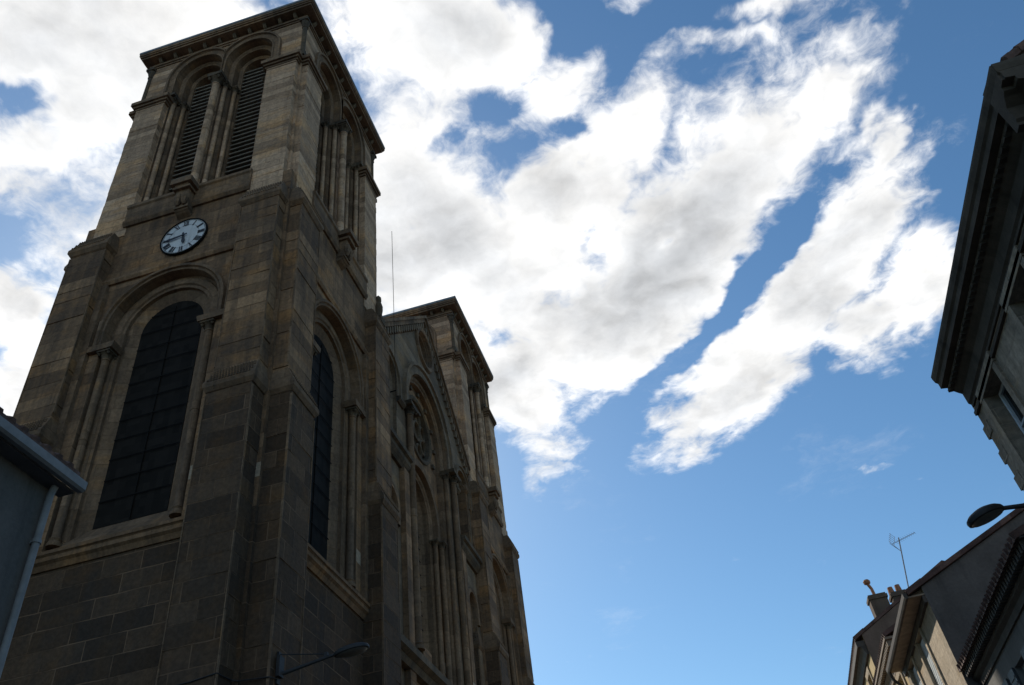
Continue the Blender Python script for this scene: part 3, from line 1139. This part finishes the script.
# lightning conductor and beast on the corner of the nearer tower
m = MB()
m.tube([(4.55, 4.72, 22.0), (4.55, 4.72, 33.0)], 0.012, 6)
m.box(4.1, 4.57, 4.7, 4.74, 23.0, 23.04)
m.build('lightning_conductor', IRON, church)
m = MB()
m.box(4.0, 4.42, 3.55, 3.98, 26.0, 26.35)
m.lathe(4.2, 3.78, [(0.2, 26.3), (0.16, 26.6), (0.2, 26.9), (0.17, 27.15), (0.1, 27.3), (0.14, 27.45), (0.13, 27.6), (0.03, 27.75)], 9)
m.hexa([(4.1, 3.85, 27.35), (4.25, 3.85, 27.35), (4.25, 3.9, 27.55), (4.1, 3.9, 27.55)], [(4.12, 4.3, 27.45), (4.2, 4.3, 27.45), (4.2, 4.3, 27.55), (4.12, 4.3, 27.55)])
m.build('carved_beast', STONE_DARK, church)

# ---------------------------------------------------------------- ground
ASPH = asphalt('asphalt', (0.055, 0.054, 0.052))
PAVE = asphalt('paving', (0.16, 0.15, 0.135))
KERB = plaster('kerb_stone', (0.25, 0.24, 0.22))
m = MB()
m.add([(-700, -700, 0), (700, -700, 0), (700, 700, 0), (-700, 700, 0)], [(0, 1, 2, 3)])
o = m.build('street', ASPH)
o['kind'] = 'structure'
m = MB()
m.box(-9.6, -3.6, -30, 90, 0.004, 0.13)
m.box(4.4, 6.6, -30, 90, 0.004, 0.13)
o = m.build('pavement', PAVE)
o['kind'] = 'structure'
m = MB()
m.box(-3.6, -3.42, -30, 90, 0.004, 0.135)
m.box(4.22, 4.4, -30, 90, 0.004, 0.135)
o = m.build('kerb', KERB)
o['kind'] = 'structure'

# ---------------------------------------------------------------- houses
RENDER_GREY = plaster('grey_render', (0.105, 0.098, 0.093), 0.25, 0.5)
SOFFIT = plain('painted_boards', (0.10, 0.10, 0.102), 0.7)
ZINC = plain('zinc', (0.30, 0.33, 0.36), 0.45, 0.5)
GUTTER_PAINT = plain('grey_gutter_paint', (0.20, 0.20, 0.205), 0.7)
TILE = tiles('clay_tiles', (0.15, 0.082, 0.062))
WALL_B = stone('town_house_stone', (0.50, 0.40, 0.30), (0.34, 0.27, 0.20), row=0.36, width=0.8, soot=0.5, patch=0.0)
CORNICE_B = plaster('black_crusted_cornice', (0.085, 0.068, 0.053), 0.4, 0.6)
WALL_C = plaster('grey_roughcast', (0.19, 0.18, 0.165), 0.2, 0.4)
WALL_D = stone('cream_dressed_stone', (0.58, 0.48, 0.36), (0.44, 0.36, 0.26), row=0.36, width=0.8, soot=0.3, patch=0.05)
GABLE_D = plaster('grey_party_wall', (0.125, 0.112, 0.102), 0.25, 0.4)
GABLE_F = plaster('brown_party_wall', (0.16, 0.11, 0.085), 0.25, 0.35)
WALL_E = plaster('yellow_limewash', (0.55, 0.42, 0.22), 0.2, 0.3)
EAVE = plain('dark_eave_boards', (0.065, 0.052, 0.042), 0.8, var=0.35)
EAVE_PALE = plain('brown_eave_boards', (0.24, 0.18, 0.125), 0.8, var=0.3)
FRAME_W = plain('white_window_paint', (0.62, 0.64, 0.66), 0.5, var=0.1)
SHUT = plain('pale_shutter_paint', (0.55, 0.58, 0.58), 0.6, var=0.12)
SHUT_D = plain('dark_shutter_paint', (0.05, 0.052, 0.055), 0.6, var=0.2)
PANE, _nt, _b = new_mat('window_glass')
_b.inputs['Base Color'].default_value = (0.012, 0.014, 0.017, 1)
_b.inputs['Roughness'].default_value = 0.08
_b.inputs['Specular IOR Level'].default_value = 0.5
TERRA = plaster('terracotta', (0.34, 0.16, 0.09), 0.25, 0.3)
STACK = plaster('rendered_stack', (0.12, 0.088, 0.066), 0.25, 0.5)


def facade(root, wall, x, y0, y1, z0, z1, wins, depth=0.22, frame=FRAME_W, surround=None):
    """street wall in the plane x facing -x, with real window openings; wins: (yc, width, z0, z1)"""
    mb = MB()
    holes = [[(yc - w / 2, a), (yc + w / 2, a), (yc + w / 2, b), (yc - w / 2, b)] for yc, w, a, b in wins]
    mb.sheet([(y0, z0), (y1, z0), (y1, z1), (y0, z1)], holes, lambda u, z: (x, u, z))
    for h in holes:
        mb.strip([[(x, u, z) for u, z in h], [(x + depth, u, z) for u, z in h]], closed=True)
    mb.build('wall', wall, root)
    for yc, w, a, b in wins:
        window(root, x + depth, yc, w, a, b, frame)
        if surround is not None:
            sm = MB()
            for ya, yb in ((yc - w / 2 - 0.18, yc - w / 2 - 0.004), (yc + w / 2 + 0.004, yc + w / 2 + 0.18)):
                sm.box(x - 0.05, x + 0.06, ya, yb, a, b)
            sm.box(x - 0.06, x + 0.06, yc - w / 2 - 0.2, yc + w / 2 + 0.2, b + 0.004, b + 0.24)
            sm.build('window_surround', surround, root)
            sl = MB()
            sl.box(x - 0.12, x + 0.1, yc - w / 2 - 0.22, yc + w / 2 + 0.22, a - 0.16, a - 0.004)
            sl.build('window_sill', surround, root)


def window(root, x, yc, w, a, b, frame):
    f = MB()
    t = 0.06
    f.box(x - 0.05, x + 0.02, yc - w / 2, yc - w / 2 + t, a, b)
    f.box(x - 0.05, x + 0.02, yc + w / 2 - t, yc + w / 2, a, b)
    f.box(x - 0.05, x + 0.02, yc - w / 2 + t, yc + w / 2 - t, a, a + t)
    f.box(x - 0.05, x + 0.02, yc - w / 2 + t, yc + w / 2 - t, b - t, b)
    f.box(x - 0.06, x + 0.02, yc - 0.05, yc + 0.05, a + t, b - t)
    n = 3
    for k in range(1, n):
        z = a + (b - a) * k / n
        f.box(x - 0.04, x + 0.015, yc - w / 2 + t, yc - 0.05, z - 0.02, z + 0.02)
        f.box(x - 0.04, x + 0.015, yc + 0.05, yc + w / 2 - t, z - 0.02, z + 0.02)
    fo = f.build('window', frame, root)
    p = MB()
    p.box(x + 0.0, x + 0.012, yc - w / 2 + 0.01, yc + w / 2 - 0.01, a + 0.01, b - 0.01)
    p.build('pane', PANE, fo)


def shell(root, mat, x, xb, y0, y1, z0, z1, ridge_x, ridge_z, name='side_wall'):
    """the two end walls and the back wall of a house with a ridge along the street"""
    q = [(x, z0), (xb, z0), (xb, z1), (ridge_x, ridge_z), (x, z1)]
    for y in (y0, y1):
        mb = MB()
        ya, yb = (y + 0.003, y + 0.25) if y == y0 else (y - 0.25, y - 0.003)
        mb.prism([(px + (0.003 if px == x else 0), pz) for px, pz in q], ya, yb, 'y')
        mb.build(name, mat, root)
    MB().box(xb - 0.2, xb, y0 + 0.26, y1 - 0.26, z0, z1).build('back_wall', mat, root)


def pitched_roof(root, mat, x, xb, y0, y1, z1, ridge_x, ridge_z, oh, t=0.14, tr=0.06):
    s = (ridge_z - z1) / (ridge_x - x)
    mb = MB()
    mb.prism([(x - oh, z1 - oh * s + 0.02), (ridge_x, ridge_z + 0.02), (xb + oh, z1 - oh * s + 0.02), (xb + oh, z1 - oh * s + 0.02 + t), (ridge_x, ridge_z + 0.02 + t), (x - oh, z1 - oh * s + 0.02 + t)], y0, y1, 'y')
    # uneven ends of the tile rows along the eave
    y = y0 + 0.06
    while y < y1:
        mb.tube([(x - oh - 0.03, y, z1 - oh * s + t * 0.75), (x - oh + 0.5, y, z1 - (oh - 0.5) * s + t * 0.75 + 0.03)], tr, 6)
        y += 0.22 + random.uniform(-0.01, 0.01)
    return mb.build('roof', mat, root)


# ---- grey rendered house at the left
LHX, LHY = -8.13, 8.28
LSH = -0.15
lh = thing('house', 'grey rendered house with pale gutter and downpipe at the left edge', 'house', (LHX + LSH, LHY, 0.0))


def lp(mb, name, mat, smooth=False, parent=None):
    mb.v = [(a - LHX, b - LHY, c + 0.13) for a, b, c in mb.v] if parent is None else mb.v
    return mb.build(name, mat, lh if parent is None else parent, smooth=smooth)


lp(MB().box(-16.5, LHX, -26.0, LHY, 0, 8.42), 'wall', RENDER_GREY)
lp(MB().box(LHX - 0.02, -7.90, -26.0, 8.42, 8.425, 8.455), 'soffit', SOFFIT)
g_ = MB()
g_.prism([(-7.90, 8.47), (-7.87, 8.44), (-7.79, 8.43), (-7.75, 8.46), (-7.74, 8.58), (-7.755, 8.595), (-7.77, 8.58), (-7.90, 8.60)], -26.0, 8.46, 'y')
lp(g_, 'gutter', GUTTER_PAINT)
r_ = MB()
r_.prism([(-7.86, 8.63), (-12.3, 10.7), (-16.8, 8.63), (-16.8, 8.75), (-12.3, 10.83), (-7.86, 8.75)], -26.0, 8.40, 'y')
y = -25.9
while y < 8.4:
    r_.tube([(-7.86, y, 8.72), (-12.3, y, 10.83)], 0.07, 6)
    y += 0.235
lp(r_, 'roof', TILE)
p_ = MB()
p_.tube([(-8.01, 8.17, 8.43), (-8.03, 8.17, 8.38), (-8.05, 8.17, 8.3), (-8.05, 8.17, 8.1), (-8.05, 8.17, 0.1)], 0.05, 12)
dp = lp(p_, 'downpipe', GUTTER_PAINT, True)
for z in (7.7, 5.3, 3.2, 1.2):
    q_ = MB().lathe(-8.05 - LHX, 8.17 - LHY, [(0.051, z - 0.03), (0.064, z - 0.028), (0.064, z + 0.028), (0.051, z + 0.03)], 12)
    q_.box(-8.14 - LHX, -8.05 - LHX, 8.14 - LHY, 8.2 - LHY, z - 0.02, z + 0.02)
    q_.build('bracket', GUTTER_PAINT, dp)

# ---- tall stone house at the right edge, its eave cornice over the street
bx = thing('house', 'tall stone house with heavy dark cornice and toothed corner stones at right edge', 'house', (6.5, 15.6, 0))


def place_child(o):
    return o


def sub(root):
    """children of a house are modelled in world coordinates and moved under its base point"""
    off = Vector(root.location)
    for c in root.children:
        if c.data and not c.get('_moved'):
            c.data.transform(Matrix.Translation(-off))
            c['_moved'] = 1
            for d in c.children:
                if d.data:
                    d.data.transform(Matrix.Translation(-off))


BZ = 11.0
winB = []
for yc in (9.3, 11.6, 14.35):
    for a, b in ((7.95, 10.36), (4.4, 7.0)):
        winB.append((yc, 1.0, a, b))
facade(bx, WALL_B, 6.5, 8.45, 15.6, 0, BZ, winB, 0.28, FRAME_W, WALL_B)
shell(bx, WALL_B, 6.5, 15.5, 8.45, 15.6, 0, 11.6, 11.0, 14.1)
m = MB()
prof = [(6.6, 10.60), (6.46, 10.60), (6.46, 10.66), (6.42, 10.70), (6.42, 10.95), (6.36, 11.0), (6.30, 11.06), (6.22, 11.10), (6.22, 11.17), (6.10, 11.19), (6.10, 11.32), (6.06, 11.36), (6.04, 11.46), (6.04, 11.52), (6.6, 11.58)]
m.prism(prof, 8.01, 15.5, 'y')
y = 8.6
while y < 15.5:
    m.box(6.2, 6.31, y, y + 0.10, 11.06, 11.115)
    y += 0.2
m.prism([(8.445 - (6.5 - px), pz) for px, pz in prof], 6.062, 9.5, 'x')
m.build('cornice', CORNICE_B, bx)
MB().box(6.44, 6.6, 8.45, 15.55, 10.42, 10.5).build('string_course', CORNICE_B, bx)
m = MB()
k = 0
z = 0.3
while z < 10.5:
    h = 0.26 + 0.05 * random.random()
    if k % 2 == 0:
        e = 0.05 + 0.09 * random.random()
        q_ = MB().box(6.485 + 0.01 * random.random(), 6.95, 15.35, 15.6 + e, z, z + h - 0.03)
        q_.build('toothed_quoin', WALL_B, bx)
    z += h
    k += 1
m = MB()
m.prism([(6.5, 11.7), (11.0, 14.2), (15.9, 11.6), (15.9, 11.78), (11.0, 14.4), (6.5, 11.88)], 8.2, 15.5, 'y')
for k in range(40):
    t0 = k / 40
    m.tube([(6.4 + 4.6 * t0, 8.19 + 0.02 * math.sin(k * 2.1), 11.75 + 2.58 * t0), (6.4 + 4.6 * (t0 + 0.03), 8.19, 11.75 + 2.58 * (t0 + 0.03))], 0.08, 6)
m.build('roof', TILE, bx)
m = MB()
m.lathe(6.3, 8.3, [(0.06, 11.55), (0.07, 11.6), (0.04, 11.66), (0.065, 11.74), (0.05, 11.82), (0.015, 11.86)], 9)
m.build('finial', CORNICE_B, bx)
sub(bx)

# ---- low grey house beyond it
hc = thing('house', 'low grey roughcast house with toothed dark eave, between the corniced and cream houses', 'house', (6.35, 23.25, 0))
winC = []
for yc in (17.4, 19.9, 22.1):
    for a, b in ((5.2, 7.0), (2.0, 4.0)):
        winC.append((yc, 0.95, a, b))
facade(hc, WALL_C, 6.35, 15.75, 23.25, 0, 8.0, winC, 0.2, FRAME_W, None)
shell(hc, WALL_C, 6.35, 14.0, 15.75, 23.25, 0, 7.98, 10.2, 9.2)
pitched_roof(hc, TILE, 6.35, 14.0, 15.75, 23.25, 8.0, 10.2, 9.25, 0.36)
m = MB()
m.prism([(6.4, 7.45), (6.3, 7.45), (6.3, 7.6), (6.22, 7.66), (6.22, 7.74), (6.4, 7.74)], 15.75, 23.24, 'y')
m.box(6.06, 6.4, 15.75, 23.24, 7.90, 7.93)
y = 15.85
while y < 23.2:
    m.box(6.08, 6.36, y, y + 0.09, 7.74, 7.90)
    y += 0.18
m.build('eave_cornice', EAVE, hc)
m = MB().box(6.26, 6.4, 23.0, 23.24, 0, 7.44)
m.build('corner_pilaster', WALL_D, hc)
for yc, w, a, b in winC[::2]:
    for s in (-1, 1):
        c = yc + s * (w / 2 + 0.26)
        m = MB().box(6.29, 6.335, c - 0.24, c + 0.24, a - 0.02, b + 0.02)
        for k in range(14):
            z = a + 0.05 + (b - a - 0.1) * k / 14
            m.box(6.278, 6.29, c - 0.19, c + 0.19, z, z + 0.05)
        m.build('shutter', SHUT_D, hc)
sub(hc)

# ---- cream house with the wide eave and the dark gable wall
hd = thing('house', 'cream stone house with wide boarded eave and a dark grey gable wall', 'house', (6.05, 23.3, 0))
winD = []
for yc in (25.85, 28.2):
    for a, b in ((8.0, 9.75), (4.6, 6.6)):
        winD.append((yc, 1.0, a, b))
facade(hd, WALL_D, 6.05, 23.3, 29.5, 0, 10.2, winD, 0.18, FRAME_W, WALL_D)
shell(hd, GABLE_D, 6.05, 15.5, 23.3, 29.5, 0, 10.2, 10.8, 12.2, 'gable_wall')
pitched_roof(hd, TILE, 6.05, 15.5, 23.22, 29.5, 10.2, 10.8, 12.2, 0.42)
m = MB()
m.box(5.62, 6.05, 23.3, 29.48, 9.98, 10.02)
y = 23.45
while y < 29.3:
    m.prism([(5.64, 10.02), (6.04, 10.02), (6.04, 10.2), (5.64, 10.04)], y, y + 0.09, 'y')
    y += 0.5
m.build('eave_soffit', EAVE_PALE, hd)
m = MB()
m.prism([(5.61, 9.96), (5.54, 9.95), (5.51, 10.0), (5.50, 10.11), (5.61, 10.11)], 23.25, 29.46, 'y')
m.build('gutter', EAVE, hd)
m = MB()
m.box(5.97, 6.1, 23.31, 29.44, 9.78, 9.975)
m.build('frieze', EAVE, hd)
m = MB()
m.tube([(5.56, 29.3, 9.95), (5.6, 29.3, 9.7), (5.9, 29.3, 9.3), (5.93, 29.3, 9.0), (5.93, 29.3, 0)], 0.05, 8)
m.build('downpipe', EAVE, hd, smooth=True)
for yc, w, a, b in winD[::2]:
    m = MB().box(6.10, 6.135, yc - 0.44, yc + 0.44, a + 0.35, b - 0.07)
    for k in range(18):
        z = a + 0.37 + (b - a - 0.5) * k / 18
        m.box(6.088, 6.10, yc - 0.44, yc + 0.44, z, z + 0.05)
    m.build('blind', SHUT, hd)
sub(hd)

# ---- yellow house with the dentilled eave
he = thing('house', 'yellow limewashed house with dentilled eave, between the cream and brown-gabled houses', 'house', (6.2, 29.5, 0))
winE = [(31.3, 0.95, 8.4, 10.3), (34.6, 0.95, 8.4, 10.3), (31.3, 0.95, 5.0, 7.1), (34.6, 0.95, 5.0, 7.1)]
facade(he, WALL_E, 6.2, 29.52, 37.0, 0, 11.1, winE, 0.18, FRAME_W, WALL_D)
shell(he, GABLE_F, 6.2, 15.0, 29.52, 37.0, 0, 11.1, 10.6, 12.9, 'gable_wall')
pitched_roof(he, TILE, 6.2, 15.0, 29.5, 37.0, 11.25, 10.6, 13.0, 0.3)
m = MB()
m.prism([(6.25, 10.5), (6.13, 10.5), (6.13, 10.7), (6.05, 10.8), (6.05, 10.86), (6.25, 10.86)], 29.53, 36.98, 'y')
m.box(5.86, 6.25, 29.53, 36.98, 11.06, 11.14)
y = 29.6
while y < 36.8:
    m.box(5.9, 6.22, y, y + 0.12, 10.86, 11.06)
    y += 0.24
m.build('eave_cornice', EAVE_PALE, he)
sub(he)

# ---- tall brown-gabled house at the far end
hf = thing('house', 'farthest house on the right, brown gable wall with two chimney stacks above', 'house', (6.65, 37.5, 0))
winF = []
for yc in (39.6, 42.6, 45.6):
    for a, b in ((10.9, 12.9), (7.2, 9.4)):
        winF.append((yc, 1.0, a, b))
facade(hf, WALL_E, 6.65, 37.5, 47.5, 0, 14.0, winF, 0.18, FRAME_W, WALL_D)
shell(hf, GABLE_F, 6.65, 15.5, 37.5, 47.5, 0, 14.0, 11.0, 16.2, 'gable_wall')
pitched_roof(hf, TILE, 6.65, 15.5, 37.45, 47.5, 14.0, 11.0, 16.2, 0.35)
m = MB()
m.box(6.28, 6.7, 37.55, 47.5, 13.55, 13.78)
m.prism([(6.7, 13.2), (6.55, 13.2), (6.5, 13.4), (6.4, 13.54), (6.7, 13.54)], 37.55, 47.5, 'y')
m.build('eave_cornice', EAVE, hf)


def stack(x0, x1, y0, y1, z0, z1, pots):
    c = MB()
    c.box(x0, x1, y0, y1, z0, z1)
    c.box(x0 - 0.05, x1 + 0.05, y0 - 0.05, y1 + 0.05, z1 - 0.22, z1 - 0.08)
    s = c.build('chimney', STACK, hf)
    for px, py, h, kind in pots:
        p = MB()
        if kind:
            p.tube([(px, py, z1 - 0.02), (px - 0.02, py, z1 + h * 0.6), (px - 0.1, py, z1 + h)], 0.07, 8)
            p.lathe(px - 0.1, py, [(0.05, z1 + h - 0.05), (0.14, z1 + h), (0.16, z1 + h + 0.1), (0.1, z1 + h + 0.18), (0.02, z1 + h + 0.2)], 10)
        else:
            p.lathe(px, py, [(0.15, z1 - 0.02), (0.13, z1 + h * 0.5), (0.11, z1 + h), (0.08, z1 + h)], 10)
        p.build('chimney_pot', TERRA, s)


stack(7.6, 8.35, 38.0, 38.6, 14.2, 15.75, [(7.95, 38.3, 0.62, 1)])
stack(8.6, 9.25, 38.2, 38.8, 14.8, 15.75, [(8.72, 38.5, 0.32, 0), (9.05, 38.5, 0.36, 0)])
sub(hf)

# ---------------------------------------------------------------- street lamps
LAMPGREY = plain('lamp_housing_paint', (0.022, 0.022, 0.024), 0.65, 0.0)
LENS, _nt, _b = new_mat('lamp_bowl')
_b.inputs['Base Color'].default_value = (0.10, 0.095, 0.085, 1)
_b.inputs['Roughness'].default_value = 0.35


def lamp_head(parent, tip, back, name='lamp_head'):
    """flattened oval housing from the arm end (back) to its tip, with a bowl below"""
    a, b_ = Vector(back), Vector(tip)
    d = (b_ - a)
    L = d.length / 2
    ctr = (a + b_) / 2
    d.normalize()
    s = d.cross(Vector((0, 0, 1))).normalized()
    up = s.cross(d)

    def dome(h0, prof, sx, sy):
        rows = []
        for r, z in prof:
            rows.append([ctr + d * (L * sx * r * math.cos(2 * PI * k / 24)) + s * (sy * r * math.sin(2 * PI * k / 24) * (1 + 0.18 * math.cos(2 * PI * k / 24))) + up * z for k in range(24)])
        return rows
    h = MB()
    h.strip(dome(0, [(0.86, -0.05), (0.98, -0.04), (1.0, 0.0), (0.97, 0.03), (0.8, 0.07), (0.5, 0.10), (0.2, 0.115), (0.01, 0.12)], 1.0, 0.26), closed=True)
    head = h.build(name, LAMPGREY, parent, smooth=True)
    l = MB()
    l.strip(dome(0, [(0.87, -0.048), (0.8, -0.065), (0.55, -0.085), (0.25, -0.095), (0.01, -0.1)], 1.0, 0.26), closed=True)
    l.build('lamp_bowl', LENS, head, smooth=True)
    return head


sl = thing('street_lamp', 'street lamp on a braced bracket arm fixed to a buttress of the church', 'street lamp', (-9.038, 16.45, 8.9))
lo_ = Vector((-9.038, 16.45, 8.9))
E_ = Vector((-7.95, 16.98, 9.16)) - lo_
m = MB().box(-0.0, 0.05, -0.07, 0.07, -0.35, 0.35)
m.box(0.05, 0.13, -0.16, 0.06, -0.22, 0.22)
m.build('wall_plate', LAMPGREY, sl)
MB().tube([(0.05, 0, -0.15), E_], [0.045, 0.035], 10).build('arm', LAMPGREY, sl, smooth=True)
MB().tube([(0.05, 0, 0.3), E_ * 0.86 + Vector((0, 0, 0.06))], 0.013, 6).build('stay', LAMPGREY, sl)
MB().box(E_.x * 0.86 - 0.04, E_.x * 0.86 + 0.04, E_.y * 0.86 - 0.04, E_.y * 0.86 + 0.04, E_.z * 0.8, E_.z * 0.86 + 0.09).build('clamp', LAMPGREY, sl)
dE = E_.normalized()
MB().tube([Vector(p) - lo_ for p in ((-9.0, 16.42, 8.66), (-9.02, 16.08, 8.60), (-9.68, 16.0, 8.62), (-9.8, 15.9, 8.63), (-9.8, 15.325, 8.60), (-10.4, 15.325, 8.54), (-11.22, 15.325, 8.52), (-11.23, 15.98, 8.56), (-14.0, 15.98, 8.5))], 0.014, 6).build('feed_cable', LAMPGREY, sl)
lamp_head(sl, E_ + dE * 0.80, E_ - dE * 0.02)

sr = thing('street_lamp', 'street lamp reaching out from the right edge below the corniced house', 'street lamp', (6.5, 13.2, 7.1))
lo_ = Vector((6.5, 13.2, 7.1))
B_ = Vector((5.12, 13.3, 7.44)) - lo_
T_ = Vector((4.5, 13.15, 7.28)) - lo_
MB().box(-0.06, 0.0, -0.08, 0.08, -0.3, 0.3).build('wall_plate', LAMPGREY, sr)
MB().tube([(-0.05, 0, 0), (-0.5, 0.05, 0.22), B_], [0.045, 0.042, 0.035], 10).build('arm', LAMPGREY, sr, smooth=True)
lamp_head(sr, T_, B_)

# ---------------------------------------------------------------- television aerial
AL = plain('aluminium', (0.30, 0.31, 0.33), 0.8, 0.0)
ta = thing('tv_aerial', 'thin rooftop television aerial on a tall mast above the cream house', 'aerial', (6.6, 28.6, 10.3))
ta.rotation_euler = (0.0, math.radians(13), 0.0)
MB().tube([(0, 0, 0), (0, 0, 3.75)], 0.022, 6).build('mast', AL, ta)
bo = MB()
b0, b1 = Vector((-0.35, 0.2, 3.55)), Vector((0.75, -0.5, 3.85))
bo.tube([b0, b1], 0.014, 6)
dd = (b1 - b0).normalized()
ss = dd.cross(Vector((0, 0, 1))).normalized()
for k in range(10):
    c = b0 + (b1 - b0) * (0.18 + 0.8 * k / 9)
    w = 0.24 - 0.012 * k
    bo.tube([c - ss * w, c + ss * w], 0.007, 5)
bob = bo.build('boom', AL, ta)
bob.scale = (0.65, 0.65, 0.65)
bob.location = (0, 0, 3.62 * 0.35)
rf = MB()
u2 = ss.cross(dd)
for sgn in (-1, 1):
    for k in range(5):
        c = b0 + u2 * (sgn * (0.08 + 0.09 * k)) - dd * (-0.05 * k)
        rf.tube([c - ss * 0.3, c + ss * 0.3], 0.008, 5)
    for e in (-0.22, 0.22):
        rf.tube([b0 + ss * e, b0 + ss * e + u2 * (sgn * 0.46) + dd * 0.22], 0.009, 5)
rfo = rf.build('reflector', AL, ta)
rfo.scale = (0.65, 0.65, 0.65)
rfo.location = (0, 0, 3.62 * 0.35)
